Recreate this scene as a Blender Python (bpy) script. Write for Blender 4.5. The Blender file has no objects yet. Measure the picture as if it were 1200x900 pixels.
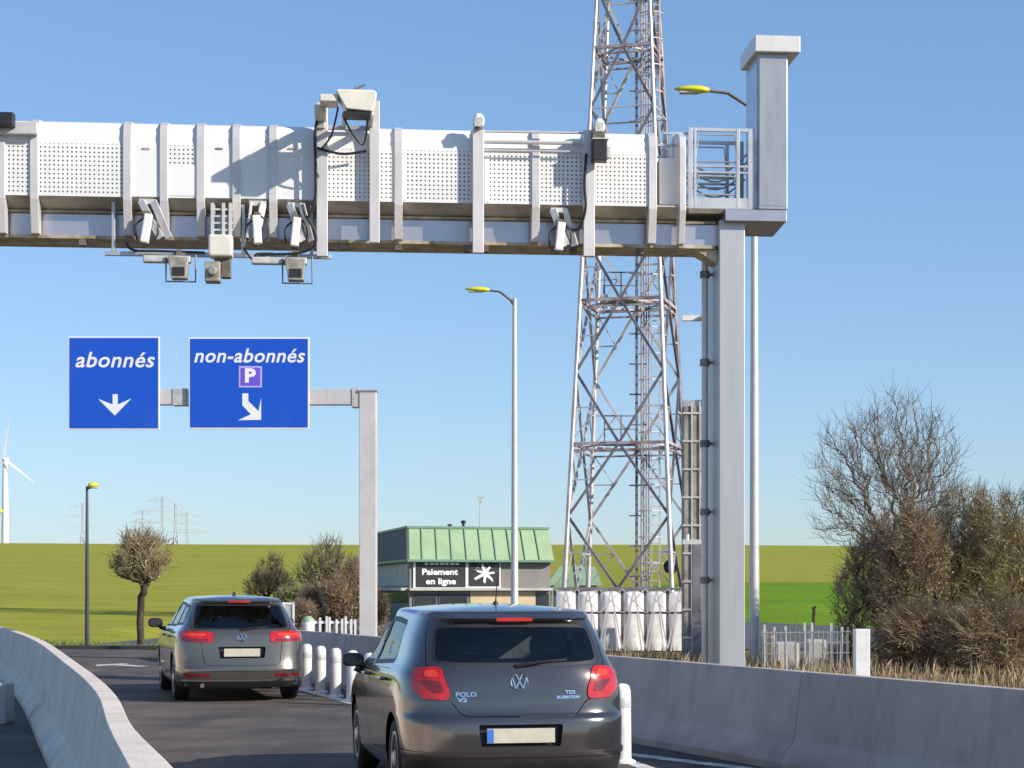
import bpy, math, random
from mathutils import Vector, Matrix
from mathutils.geometry import delaunay_2d_cdt
R = math.radians
PI = math.pi
S = bpy.context.scene
COL = S.collection

# ---------------------------------------------------------------- camera, sky, sun, exposure
EYE = 1.56; FPX = 2200.0; HY = 692.0
cam_d = bpy.data.cameras.new('camera'); cam = bpy.data.objects.new('camera', cam_d); COL.objects.link(cam)
cam.location = (0, 0, EYE); cam.rotation_euler = (R(90), 0, 0)
cam_d.sensor_width = 36; cam_d.lens = FPX/1200*36; cam_d.shift_y = (HY-450)/1200
cam_d.clip_start = .1; cam_d.clip_end = 9000
S.camera = cam
SUN_EL = 26.0; SUN_AZ = 119.5      # azimuth clockwise from +Y: behind the camera, to the right
w = bpy.data.worlds.new('World'); S.world = w; w.use_nodes = True
nt = w.node_tree; nt.nodes.clear()
sky = nt.nodes.new('ShaderNodeTexSky'); sky.sky_type = 'NISHITA'; sky.sun_disc = False
sky.sun_elevation = R(SUN_EL); sky.sun_rotation = R(SUN_AZ); sky.air_density = 1.0; sky.dust_density = 0.25; sky.ozone_density = 2.6
bg = nt.nodes.new('ShaderNodeBackground'); bg.inputs[1].default_value = .15
ow = nt.nodes.new('ShaderNodeOutputWorld'); hs = nt.nodes.new('ShaderNodeHueSaturation'); hs.inputs['Saturation'].default_value = 1.12; tn = nt.nodes.new('ShaderNodeMix'); tn.data_type = 'RGBA'; tn.blend_type = 'MULTIPLY'; tn.inputs[0].default_value = 1; tn.inputs[7].default_value = (.99, 1.20, 1.50, 1); gm = nt.nodes.new('ShaderNodeGamma'); gm.inputs[1].default_value = .64
nt.links.new(sky.outputs[0], hs.inputs['Color']); nt.links.new(hs.outputs[0], gm.inputs[0]); nt.links.new(gm.outputs[0], tn.inputs[6]); nt.links.new(tn.outputs[2], bg.inputs[0]); nt.links.new(bg.outputs[0], ow.inputs[0])
sd = bpy.data.lights.new('sun', 'SUN'); sd.energy = 4.6; sd.angle = R(.53); sd.color = (1, .93, .82)
so = bpy.data.objects.new('sun', sd); COL.objects.link(so)
dirv = Vector((math.sin(R(SUN_AZ))*math.cos(R(SUN_EL)), math.cos(R(SUN_AZ))*math.cos(R(SUN_EL)), math.sin(R(SUN_EL))))
so.rotation_euler = dirv.to_track_quat('Z', 'Y').to_euler(); so.location = (20, -20, 30)
S.view_settings.view_transform = 'Standard'; S.view_settings.look = 'None'; S.view_settings.gamma = 1
S.view_settings.exposure = 0.35

def P(x, y, Z):
    return Vector(((x-600)/FPX*Z, Z, EYE+(HY-y)/FPX*Z))

# ---------------------------------------------------------------- materials
def mat(name, base, rough=.6, metal=0.0, var=.12, scale=3.0, bump=0.0, bscale=40.0, coat=0.0, base2=None, stretch=None, spec=None, emit=None):
    m = bpy.data.materials.new(name); m.use_nodes = True
    n = m.node_tree.nodes; l = m.node_tree.links; b = n['Principled BSDF']
    tc = n.new('ShaderNodeTexCoord'); src = tc.outputs['Object']
    if stretch:
        mp = n.new('ShaderNodeMapping'); mp.inputs['Scale'].default_value = stretch; l.new(src, mp.inputs[0]); src = mp.outputs[0]
    no = n.new('ShaderNodeTexNoise'); no.inputs['Scale'].default_value = scale; no.inputs['Detail'].default_value = 6; no.inputs['Roughness'].default_value = .6
    l.new(src, no.inputs['Vector'])
    cr = n.new('ShaderNodeValToRGB'); l.new(no.outputs['Fac'], cr.inputs[0])
    c = Vector(base); c2 = Vector(base2) if base2 else None
    a = (c*(1-var)) ; z = c2 if c2 else c*(1+var)
    cr.color_ramp.elements[0].position = .36; cr.color_ramp.elements[0].color = (*a, 1)
    cr.color_ramp.elements[1].position = .64; cr.color_ramp.elements[1].color = (*z, 1)
    l.new(cr.outputs[0], b.inputs['Base Color'])
    b.inputs['Roughness'].default_value = rough; b.inputs['Metallic'].default_value = metal
    if coat: b.inputs['Coat Weight'].default_value = coat; b.inputs['Coat Roughness'].default_value = .04
    if spec is not None: b.inputs['Specular IOR Level'].default_value = spec
    if bump:
        n2 = n.new('ShaderNodeTexNoise'); n2.inputs['Scale'].default_value = bscale; n2.inputs['Detail'].default_value = 5
        l.new(src, n2.inputs['Vector'])
        bp = n.new('ShaderNodeBump'); bp.inputs['Strength'].default_value = bump; bp.inputs['Distance'].default_value = .02
        l.new(n2.outputs['Fac'], bp.inputs['Height']); l.new(bp.outputs[0], b.inputs['Normal'])
    return m

def glass_mat(name, tint=(.84, .90, .87)):
    m = bpy.data.materials.new(name); m.use_nodes = True
    n = m.node_tree.nodes; l = m.node_tree.links; n.clear()
    t = n.new('ShaderNodeBsdfTransparent'); t.inputs[0].default_value = (*tint, 1)
    g = n.new('ShaderNodeBsdfGlossy'); g.inputs['Roughness'].default_value = .02
    no = n.new('ShaderNodeTexNoise'); no.inputs['Scale'].default_value = 2.5
    bp = n.new('ShaderNodeBump'); bp.inputs['Strength'].default_value = .02; l.new(no.outputs[0], bp.inputs['Height']); l.new(bp.outputs[0], g.inputs['Normal'])
    f = n.new('ShaderNodeFresnel'); f.inputs[0].default_value = 1.65
    mx = n.new('ShaderNodeMixShader'); l.new(f.outputs[0], mx.inputs[0]); l.new(t.outputs[0], mx.inputs[1]); l.new(g.outputs[0], mx.inputs[2])
    o = n.new('ShaderNodeOutputMaterial'); l.new(mx.outputs[0], o.inputs[0])
    return m

def perforated(name, base, pitch=.062, rad=.3):
    m = mat(name, base, .38, .0, .05, 1.2)
    n = m.node_tree.nodes; l = m.node_tree.links; b = n['Principled BSDF']
    tc = n.new('ShaderNodeTexCoord'); sp = n.new('ShaderNodeSeparateXYZ'); l.new(tc.outputs['Object'], sp.inputs[0])
    def mth(op, a, bb=None, v=None):
        q = n.new('ShaderNodeMath'); q.operation = op
        if hasattr(a, 'links'): l.new(a, q.inputs[0])
        else: q.inputs[0].default_value = a
        if bb is not None:
            if hasattr(bb, 'links'): l.new(bb, q.inputs[1])
            else: q.inputs[1].default_value = bb
        return q.outputs[0]
    def cell(o):
        return mth('SUBTRACT', mth('FRACT', mth('DIVIDE', o, pitch)), .5)
    cx = cell(sp.outputs[0]); cz = cell(sp.outputs[2])
    d = mth('SQRT', mth('ADD', mth('MULTIPLY', cx, cx), mth('MULTIPLY', cz, cz)))
    hole = mth('LESS_THAN', d, rad)
    t = n.new('ShaderNodeBsdfTransparent'); mx = n.new('ShaderNodeMixShader')
    out = n['Material Output']; l.new(hole, mx.inputs[0]); l.new(b.outputs[0], mx.inputs[1]); l.new(t.outputs[0], mx.inputs[2]); l.new(mx.outputs[0], out.inputs[0])
    return m

M = {}
M['asphalt'] = mat('asphalt', (.085, .068, .057), .85, 0, .25, .8, .35, 160, base2=(.130, .104, .090))
M['lot'] = mat('lot_asphalt', (.10, .095, .09), .9, 0, .2, .5, .2, 60)
M['paint_line'] = mat('road_paint', (.72, .70, .66), .6, 0, .18, 6)
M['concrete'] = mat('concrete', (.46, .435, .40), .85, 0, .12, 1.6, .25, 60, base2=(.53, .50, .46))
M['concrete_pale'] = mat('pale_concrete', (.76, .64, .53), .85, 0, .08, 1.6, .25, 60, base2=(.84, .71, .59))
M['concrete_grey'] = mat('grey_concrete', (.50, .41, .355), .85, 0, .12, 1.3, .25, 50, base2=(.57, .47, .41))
M['galv'] = mat('galvanised', (.50, .50, .51), .42, .55, .12, 2.2, .05, 30)
M['galv_light'] = mat('galvanised_light', (.66, .62, .60), .45, .3, .08, 1.6, .03, 30)
M['beam'] = mat('aluminium_beam', (.50, .47, .50), .32, .75, .08, 1.1, .03, 12)
M['white_panel'] = mat('white_panel', (.80, .78, .76), .42, 0, .03, 1.5)
M['perf'] = perforated('perforated_panel', (.80, .78, .76), .062, .20)
M['box_sheet'] = mat('brushed_sheet', (.40, .40, .41), .38, .6, .14, 2.5, .05, 30, stretch=(1, 1, .15))
M['column'] = mat('column_steel', (.47, .47, .48), .42, .45, .10, 1.2, .03, 30, stretch=(1.5, 1, .12))
M['inner'] = mat('inner_sheet', (.42, .41, .40), .7, .1, .1, 2)
M['soffit'] = mat('soffit_sheet', (.60, .54, .44), .45, .4, .2, 2, base2=(.66, .61, .53))
M['rust'] = mat('weathered_flange', (.42, .31, .17), .5, .4, .3, 4, base2=(.58, .50, .36))
M['dark'] = mat('dark_plastic', (.018, .018, .02), .5, 0, .2, 5)
M['black_rubber'] = mat('rubber', (.012, .012, .012), .8, 0, .2, 9, .1, 60)
M['cream'] = mat('cream_housing', (.72, .68, .58), .4, 0, .08, 4)
M['device'] = mat('device_grey', (.55, .53, .50), .45, .2, .15, 7)
M['camera_head'] = mat('camera_head', (.30, .27, .23), .45, .2, .2, 7, base2=(.42, .38, .32))
M['device_dark'] = mat('device_brown', (.16, .13, .10), .5, .2, .3, 7)
M['lamp_yellow'] = mat('lamp_yellow', (.75, .68, .02), .35, 0, .06, 5, coat=.5)
M['sign_blue'] = mat('sign_blue', (.008, .085, .55), .35, 0, .03, 1.0)
M['sign_white'] = mat('sign_white', (.82, .82, .82), .4, 0, .03, 5)
M['sign_violet'] = mat('sign_violet', (.16, .09, .62), .4, 0, .05, 5)
M['sign_lilac'] = mat('sign_lilac', (.50, .42, .80), .4, 0, .05, 5)
M['roof_green'] = mat('roof_green', (.27, .39, .215), .5, .0, .10, .8, base2=(.33, .45, .26))
M['roof_trim'] = mat('roof_trim', (.14, .27, .17), .5, 0, .1, 2)
M['wall_grey'] = mat('wall_grey', (.235, .215, .20), .8, 0, .08, 1, .1, 20)
M['wall_dark'] = mat('wall_dark', (.075, .08, .105), .7, 0, .1, 1)
M['wall_beige'] = mat('wall_beige', (.60, .46, .29), .8, 0, .06, 1, .1, 20)
M['poster_black'] = mat('poster_black', (.02, .02, .022), .5, 0, .2, 2)
M['window_dark'] = mat('window_dark', (.03, .035, .045), .08, 0, .2, 1)
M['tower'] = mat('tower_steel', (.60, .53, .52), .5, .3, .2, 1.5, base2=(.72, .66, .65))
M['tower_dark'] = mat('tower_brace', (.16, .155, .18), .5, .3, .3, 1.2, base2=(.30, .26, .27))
M['tower_red'] = mat('tower_faded_red', (.42, .22, .21), .6, .1, .4, 2.5, base2=(.55, .50, .48))
M['white_bag'] = mat('white_sheet', (.80, .76, .74), .7, 0, .12, 3, .4, 6)
M['brown_sheet'] = mat('brown_grey_sheet', (.27, .22, .18), .7, .1, .25, 2.2, .2, 14, base2=(.42, .37, .33))
M['bark'] = mat('bark', (.060, .043, .030), .95, 0, .3, 6, .5, 30)
M['bark_grey'] = mat('bark_grey', (.20, .16, .125), .95, 0, .3, 6, .4, 30)
M['twig'] = mat('twig', (.30, .23, .13), .9, 0, .3, 2, base2=(.42, .33, .19))
M['twig_tree'] = mat('tree_twig', (.24, .185, .14), .9, 0, .3, 2, base2=(.34, .27, .21))
M['twig_dark'] = mat('twig_dark', (.28, .19, .115), .9, 0, .4, 2, base2=(.42, .30, .19))
M['leaf_brown'] = mat('leaf_brown', (.33, .21, .11), .85, 0, .4, 1.2, base2=(.48, .33, .17))
M['leaf_olive'] = mat('leaf_olive', (.30, .25, .07), .8, 0, .4, 1.2, base2=(.46, .38, .12))
M['leaf_green'] = mat('leaf_green', (.09, .14, .03), .8, 0, .3, 1.2, base2=(.17, .24, .06))
M['straw'] = mat('straw', (.25, .17, .09), .9, 0, .35, 1.5, base2=(.45, .33, .19))
M['paint'] = mat('grey_car_paint', (.125, .112, .108), .18, .82, .03, 60, coat=.9)
M['paint2'] = mat('taupe_car_paint', (.17, .15, .125), .24, .75, .03, 60, coat=.9)
M['glass'] = glass_mat('car_glass')
M['lens_red'] = mat('lens_red', (.46, .006, .005), .12, 0, .15, 18, coat=1)
M['lens_orange'] = mat('lens_orange', (.66, .045, .01), .15, 0, .15, 18, coat=1)
M['lens_dark'] = mat('lens_dark_red', (.16, .004, .006), .15, 0, .15, 18, coat=1)
M['chrome'] = mat('chrome', (.75, .75, .76), .15, 1, .03, 5)
M['plate'] = mat('plate', (.50, .46, .37), .5, 0, .06, 20)
M['plate_blue'] = mat('plate_blue', (.03, .16, .55), .5, 0, .05, 20)
M['seat'] = mat('seat_fabric', (.10, .10, .105), .9, 0, .2, 8)
M['white_post'] = mat('white_bollard', (.78, .76, .74), .5, 0, .08, 9)
M['band_grey'] = mat('reflective_band', (.60, .60, .61), .35, .2, .1, 20)
M['pylon'] = mat('pylon_steel', (.42, .46, .50), .6, .2, .1, .05)
M['turbine'] = mat('turbine_white', (.80, .80, .80), .4, 0, .03, .1)
M['kerb'] = mat('dark_kerb', (.03, .028, .03), .8, 0, .2, 2)

def stain(m, col=(.16, .13, .10), scale=(3, 3, .5), lo=.56, hi=.74, amt=.55, ns=1.0, low=None):
    n = m.node_tree.nodes; l = m.node_tree.links; b = n['Principled BSDF']; src = b.inputs['Base Color'].links[0].from_socket
    tc = n.new('ShaderNodeTexCoord'); mp = n.new('ShaderNodeMapping'); mp.inputs['Scale'].default_value = scale; l.new(tc.outputs['Object'], mp.inputs[0])
    no = n.new('ShaderNodeTexNoise'); no.inputs['Scale'].default_value = ns; no.inputs['Detail'].default_value = 9; no.inputs['Roughness'].default_value = .68; l.new(mp.outputs[0], no.inputs['Vector'])
    mr = n.new('ShaderNodeMapRange'); mr.inputs[1].default_value = lo; mr.inputs[2].default_value = hi; mr.inputs[4].default_value = amt; l.new(no.outputs['Fac'], mr.inputs[0]); f = mr.outputs[0]
    if low:
        sp = n.new('ShaderNodeSeparateXYZ'); l.new(tc.outputs['Object'], sp.inputs[0]); n2 = n.new('ShaderNodeTexNoise'); n2.inputs['Scale'].default_value = 2.2; n2.inputs['Detail'].default_value = 8; l.new(tc.outputs['Object'], n2.inputs['Vector'])
        m1 = n.new('ShaderNodeMath'); m1.operation = 'MULTIPLY_ADD'; l.new(n2.outputs['Fac'], m1.inputs[0]); m1.inputs[1].default_value = -.45; l.new(sp.outputs[2], m1.inputs[2])
        m2 = n.new('ShaderNodeMapRange'); m2.inputs[1].default_value = low-.16; m2.inputs[2].default_value = -.28; m2.inputs[4].default_value = .6; l.new(m1.outputs[0], m2.inputs[0])
        m3 = n.new('ShaderNodeMath'); m3.operation = 'MAXIMUM'; l.new(f, m3.inputs[0]); l.new(m2.outputs[0], m3.inputs[1]); f = m3.outputs[0]
    mx = n.new('ShaderNodeMix'); mx.data_type = 'RGBA'; l.new(f, mx.inputs[0]); l.new(src, mx.inputs[6]); mx.inputs[7].default_value = (*col, 1); l.new(mx.outputs[2], b.inputs['Base Color'])
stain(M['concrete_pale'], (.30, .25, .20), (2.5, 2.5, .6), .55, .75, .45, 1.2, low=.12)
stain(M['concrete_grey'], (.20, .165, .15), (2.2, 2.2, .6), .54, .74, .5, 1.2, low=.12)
stain(M['asphalt'], (.035, .031, .030), (1.1, .10, 1), .50, .66, .6, 1.0)
stain(M['galv_light'], (.33, .27, .23), (5, 5, .8), .58, .75, .5, 1.0)
stain(M['white_panel'], (.50, .44, .38), (5, 5, .5), .60, .80, .30, 1.2)
stain(M['column'], (.30, .28, .27), (6, 6, .15), .55, .75, .4, 1.0)
stain(M['box_sheet'], (.24, .24, .25), (4, 4, .5), .52, .74, .45, 1.5)
stain(M['roof_green'], (.17, .26, .13), (.8, .8, .8), .52, .74, .5, 1.0)
stain(M['wall_grey'], (.13, .115, .11), (1.2, 1.2, .3), .52, .74, .6, 1.0)
stain(M['paint_line'], (.10, .085, .078), (2, 2, 2), .48, .66, .8, 2.5)
stain(M['sign_blue'], (.03, .12, .50), (1, 1, .4), .5, .8, .35, 2.0)
stain(M['paint'], (.13, .11, .09), (3, 3, 3), .55, .80, .16, 1.5)

# ---------------------------------------------------------------- mesh builder
class MB:
    def __init__(s): s.v = []; s.f = []; s.m = []; s.cur = 0; s.n = None
    def add(s, vs, fs):
        o = len(s.v); s.v += [tuple(q) for q in vs]
        for f in fs: s.f.append(tuple(i+o for i in f)); s.m.append(s.cur)
        return s
    def box(s, a, b, rot=None, c=None):
        (x0, y0, z0), (x1, y1, z1) = a, b
        vs = [Vector((x, y, z)) for x in (x0, x1) for y in (y0, y1) for z in (z0, z1)]
        if rot:
            c = Vector(c) if c else Vector(((x0+x1)/2, (y0+y1)/2, (z0+z1)/2))
            vs = [rot @ (q-c)+c for q in vs]
        return s.add(vs, [(0, 1, 3, 2), (4, 6, 7, 5), (0, 4, 5, 1), (2, 3, 7, 6), (0, 2, 6, 4), (1, 5, 7, 3)])
    def bar(s, p, q, w=.05, h=None, up=(0, 0, 1)):
        h = h or w; p = Vector(p); q = Vector(q); d = (q-p).normalized(); up = Vector(up)
        if abs(d.dot(up)) > .98: up = Vector((0, 1, 0))
        a = d.cross(up).normalized(); b = a.cross(d)
        vs = [e+a*(i*w/2)+b*(j*h/2) for e in (p, q) for i, j in ((-1, -1), (1, -1), (1, 1), (-1, 1))]
        return s.add(vs, [(0, 1, 2, 3), (7, 6, 5, 4)]+[(i, i+4, (i+1) % 4+4, (i+1) % 4) for i in range(4)])
    def tube(s, pts, rad, n=8, cap=True):
        pts = [Vector(p) for p in pts]
        if not hasattr(rad, '__len__'): rad = [rad]*len(pts)
        vs = []; a = None
        for i, p in enumerate(pts):
            d = (pts[min(i+1, len(pts)-1)]-pts[max(i-1, 0)]).normalized()
            if a is None: a = d.orthogonal().normalized()
            else:
                a = a-d*a.dot(d); a = a.normalized() if a.length > 1e-6 else d.orthogonal().normalized()
            b = d.cross(a)
            for k in range(n): t = 2*PI*k/n; vs.append(p+(a*math.cos(t)+b*math.sin(t))*rad[i])
        fs = [(i*n+k, i*n+(k+1) % n, (i+1)*n+(k+1) % n, (i+1)*n+k) for i in range(len(pts)-1) for k in range(n)]
        if cap: fs += [tuple(range(n))[::-1], tuple((len(pts)-1)*n+k for k in range(n))]
        return s.add(vs, fs)
    def lathe(s, prof, c=(0, 0, 0), axis='z', n=20):
        vs = []
        for r, h in prof:
            for k in range(n):
                t = 2*PI*k/n; a, b = r*math.cos(t), r*math.sin(t)
                vs.append((c[0]+a, c[1]+b, c[2]+h) if axis == 'z' else (c[0]+h, c[1]+a, c[2]+b) if axis == 'x' else (c[0]+a, c[1]+h, c[2]+b))
        fs = [(i*n+k, i*n+(k+1) % n, (i+1)*n+(k+1) % n, (i+1)*n+k) for i in range(len(prof)-1) for k in range(n)]
        fs += [tuple(range(n))[::-1], tuple((len(prof)-1)*n+k for k in range(n))]
        return s.add(vs, fs)
    def prism(s, poly, fn0, fn1):      # fn maps 2-D -> 3-D for the two caps
        n = len(poly); vs = [fn0(*p) for p in poly]+[fn1(*p) for p in poly]
        return s.add(vs, [tuple(range(n)), tuple(range(2*n-1, n-1, -1))]+[(i, i+n, (i+1) % n+n, (i+1) % n) for i in range(n)])

WL = {}
def build(mb, name, mats, parent=None, local=False, smooth=False, bevel=0, fixn=True):
    off = Vector((0, 0, 0)) if (local or parent is None) else WL.get(parent.name, Vector((0, 0, 0)))
    me = bpy.data.meshes.new(name)
    me.from_pydata([(v[0]-off[0], v[1]-off[1], v[2]-off[2]) for v in mb.v], [], mb.f)
    if not isinstance(mats, (list, tuple)): mats = [mats]
    for m in mats: me.materials.append(m)
    if len(mats) > 1: me.polygons.foreach_set('material_index', mb.m)
    if fixn and len(mb.f) < 60000:
        import bmesh
        bm = bmesh.new(); bm.from_mesh(me); bmesh.ops.recalc_face_normals(bm, faces=bm.faces); bm.to_mesh(me); bm.free()
    if smooth:
        me.polygons.foreach_set('use_smooth', [True]*len(me.polygons))
        if smooth != 'all': me.set_sharp_from_angle(angle=R(38))
    me.update()
    o = bpy.data.objects.new(name, me); COL.objects.link(o)
    if parent is not None: o.parent = parent; WL[o.name] = WL.get(parent.name, Vector((0, 0, 0)))
    if bevel:
        b = o.modifiers.new('bevel', 'BEVEL'); b.width = bevel; b.segments = 2; b.limit_method = 'ANGLE'; b.harden_normals = False
    return o
def tag(o, label=None, cat=None, group=None, kind=None):
    if label: o['label'] = label
    if cat: o['category'] = cat
    if group: o['group'] = group
    if kind: o['kind'] = kind
    return o
def thing(name, label, cat, loc=(0, 0, 0), rz=0, group=None):
    o = bpy.data.objects.new(name, None); COL.objects.link(o); o.location = loc; o.rotation_euler = (0, 0, rz)
    o.empty_display_size = .2; WL[o.name] = Vector(loc)
    return tag(o, label, cat, group)
def copy_tree(o, parent=None):
    c = o.copy(); COL.objects.link(c)
    if parent: c.parent = parent
    for ch in list(o.children): copy_tree(ch, c)
    return c
def struct(mb, name, m, **k):
    return tag(build(mb, name, m, **k), kind='structure')

def text_mb(body, size, depth=.004, shear=0, offset=0, spacing=1.0, align='CENTER'):
    cu = bpy.data.curves.new('text', 'FONT'); cu.body = body; cu.size = size; cu.extrude = depth/2; cu.shear = shear; cu.offset = offset
    cu.space_character = spacing; cu.align_x = align; cu.align_y = 'CENTER'; cu.resolution_u = 3
    ob = bpy.data.objects.new('text', cu); COL.objects.link(ob)
    dg = bpy.context.evaluated_depsgraph_get(); dg.update()
    me = bpy.data.meshes.new_from_object(ob.evaluated_get(dg))
    r = ([v.co.copy() for v in me.vertices], [tuple(p.vertices) for p in me.polygons])
    bpy.data.objects.remove(ob); bpy.data.curves.remove(cu); bpy.data.meshes.remove(me)
    return r
def put_text(mb, body, size, fn, width=None, **k):
    vs, fs = text_mb(body, size, **k)
    if width:
        x0 = min(v.x for v in vs); x1 = max(v.x for v in vs); sc = width/(x1-x0); c = (x0+x1)/2
        vs = [Vector(((v.x-c)*sc, v.y, v.z)) for v in vs]
    mb.add([fn(v.x, v.y, v.z) for v in vs], fs)
# ---------------------------------------------------------------- ground, roads
def lerp(a, b, t): return a+(b-a)*t
def clamp(x, a=0., b=1.): return max(a, min(b, x))
def sst(x): x = clamp(x); return x*x*(3-2*x)
CREST = 450.0
def ground_z(X, Y):
    if Y <= 50: return -.03
    px_ = 600+X/Y*FPX
    Z0 = lerp(52, 118, sst((X+13)/6.0))
    Z0 = lerp(Z0, 95, sst((X-8)/10.0))
    top = lerp(13.0, 11.6, clamp((px_)/1200)) + .3*math.sin(X*.013+1)+.16*math.sin(X*.031)
    t = (min(Y, CREST)-Z0)/(CREST-Z0)
    if t <= 0: return -.03
    h = top*(t*.82+.18*t*t)
    # a soft toe
    h = h*sst((Y-Z0)/14+.15) if Y-Z0 < 12 else h
    h += .10*math.sin(X*.05)*math.sin(Y*.04)*clamp(t*4)*(1-t)
    return max(h, -.03)-.0008*max(0, Y-CREST)
g = MB(); ys = [-60, -20, 0, 10, 20, 30, 40, 48, 50, 51, 52, 53, 54, 55, 56, 58, 60, 63, 66, 70, 75, 80, 85, 90, 95, 100, 105, 110, 115, 118, 121, 125, 130, 137, 145, 155, 165, 175, 185, 200, 215, 230, 250, 270, 290, 310, 330, 350, 370, 390, 410, 425, 435, 443, 450, 460, 500, 600, 900, 1600, 3000, 6000]
NX = 130
for y in ys:
    half = max(80, abs(y)*.9)
    for i in range(NX+1):
        t = (i/NX)*2-1; x = half*(.55*t+.45*t**3); g.v.append((x, y, ground_z(x, y)))
for j in range(len(ys)-1):
    for i in range(NX): a = j*(NX+1)+i; g.f.append((a, a+1, a+NX+2, a+NX+1)); g.m.append(0)
def field_mat():
    m = bpy.data.materials.new('field'); m.use_nodes = True
    n = m.node_tree.nodes; l = m.node_tree.links; b = n['Principled BSDF']; b.inputs['Roughness'].default_value = .95; b.inputs['Specular IOR Level'].default_value = .1
    tc = n.new('ShaderNodeTexCoord')
    def noise(scale, st, det=5):
        mp = n.new('ShaderNodeMapping'); mp.inputs['Scale'].default_value = st; l.new(tc.outputs['Object'], mp.inputs[0])
        q = n.new('ShaderNodeTexNoise'); q.inputs['Scale'].default_value = scale; q.inputs['Detail'].default_value = det; l.new(mp.outputs[0], q.inputs['Vector']); return q.outputs['Fac']
    def ramp(f, c0, c1, p0=.35, p1=.65):
        q = n.new('ShaderNodeValToRGB'); l.new(f, q.inputs[0]); q.color_ramp.elements[0].position = p0; q.color_ramp.elements[1].position = p1
        q.color_ramp.elements[0].color = (*c0, 1); q.color_ramp.elements[1].color = (*c1, 1); return q.outputs[0]
    def mix(f, a, c, blend='MIX'):
        q = n.new('ShaderNodeMix'); q.data_type = 'RGBA'; q.blend_type = blend
        if hasattr(f, 'links'): l.new(f, q.inputs[0])
        else: q.inputs[0].default_value = f
        l.new(a, q.inputs[6]); l.new(c, q.inputs[7]); return q.outputs[2]
    ycol = ramp(noise(.02, (.25, 1.6, 1)), (.42, .36, .042), (.39, .385, .048))
    f1 = ramp(noise(.8, (.35, 1.0, 1), 8), (.70, .72, .72), (1.0, 1.0, 1.0), .3, .75)
    f2 = ramp(noise(.03, (.4, 3.0, 1), 7), (.90, .93, .90), (1.0, 1.0, 1.0), .35, .65)
    fine = mix(1.0, f1, f2, 'MULTIPLY')
    gcol = ramp(noise(.05, (.4, 1.4, 1)), (.15, .28, .008), (.23, .35, .014))
    sp = n.new('ShaderNodeSeparateXYZ'); l.new(tc.outputs['Object'], sp.inputs[0])
    def mr(o, a, c):
        q = n.new('ShaderNodeMapRange'); l.new(o, q.inputs[0]); q.inputs[1].default_value = a; q.inputs[2].default_value = c; q.interpolation_type = 'SMOOTHSTEP'; return q.outputs[0]
    gy = mr(sp.outputs[1], 176, 168); gx = mr(sp.outputs[0], 2, 4)
    mm = n.new('ShaderNodeMath'); mm.operation = 'MULTIPLY'; l.new(gy, mm.inputs[0]); l.new(gx, mm.inputs[1])
    c = mix(mm.outputs[0], ycol, gcol)
    # near scrub ground (straw) to the right of the road
    near = mr(sp.outputs[1], 56, 46); c = mix(near, c, ramp(noise(1.2, (1, 1, 1), 8), (.15, .11, .055), (.26, .20, .10)))
    c = mix(1.0, c, fine, 'MULTIPLY'); l.new(c, b.inputs['Base Color'])
    bn = n.new('ShaderNodeBump'); bn.inputs['Strength'].default_value = .5; bn.inputs['Distance'].default_value = .1; l.new(noise(6, (1, 1, 1), 6), bn.inputs['Height']); l.new(bn.outputs[0], b.inputs['Normal'])
    return m
struct(g, 'terrain', field_mat(), smooth='all')

# barrier centre lines (X at depth Y)
LB = [(3, -.30), (7.5, -1.465), (9.9, -2.07), (12.7, -2.74), (19.3, -4.58), (27.9, -7.1), (36, -9.8), (46, -13.6), (54, -17.0)]
def lin(tab, y):
    for (a, b), (c, d) in zip(tab, tab[1:]):
        if y <= c: return b+(d-b)*(y-a)/(c-a)
    (a, b), (c, d) = tab[-2:]; return b+(d-b)*(y-a)/(c-a)
def pchip(tab):
    xs = [t[0] for t in tab]; ys_ = [t[1] for t in tab]; n = len(xs)
    h = [xs[i+1]-xs[i] for i in range(n-1)]; dl = [(ys_[i+1]-ys_[i])/h[i] for i in range(n-1)]
    m = [dl[0]]+[0 if dl[i-1]*dl[i] <= 0 else 3*(h[i-1]+h[i])/((2*h[i]+h[i-1])/dl[i-1]+(h[i]+2*h[i-1])/dl[i]) for i in range(1, n-1)]+[dl[-1]]
    def f(x):
        if x <= xs[0]: return ys_[0]
        if x >= xs[-1]: return ys_[-1]
        i = 0
        while x > xs[i+1]: i += 1
        t = (x-xs[i])/h[i]; t2 = t*t; t3 = t2*t
        return (2*t3-3*t2+1)*ys_[i]+(t3-2*t2+t)*h[i]*m[i]+(-2*t3+3*t2)*ys_[i+1]+(t3-t2)*h[i]*m[i+1]
    return f
LBX = pchip(LB)
RBX = lambda y: 8.71-.373*y
# carriageway
rd = MB(); Y = 1.0; row = []
yy = [-8, -4, 0, 3, 6, 9, 12, 15, 18, 21, 24, 27, 30, 33, 36, 40, 44, 47, 50.0]
for y in yy:
    xl = LBX(max(y, 3)) if y < 54 else -17; xr = RBX(y)+.05
    for t in range(9): rd.v.append((lerp(xl-12, xr, t/8), y, 0.0))
for j in range(len(yy)-1):
    for i in range(8): a = j*9+i; rd.f.append((a, a+1, a+10, a+9)); rd.m.append(0)
struct(rd, 'road', M['asphalt'])
lot = MB(); lot.add([(-12.5, 50.0, .0), (22, 50.0, .0), (6.5, 116, .0), (-9, 116, .0)], [(0, 1, 2, 3)])
lot2 = lot
struct(lot, 'service_yard', M['lot'])
k = MB(); k.box((-60, 50.0, -.05), (-9.0, 50.22, .09)); struct(k, 'kerb', M['kerb'], bevel=.015)

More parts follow.
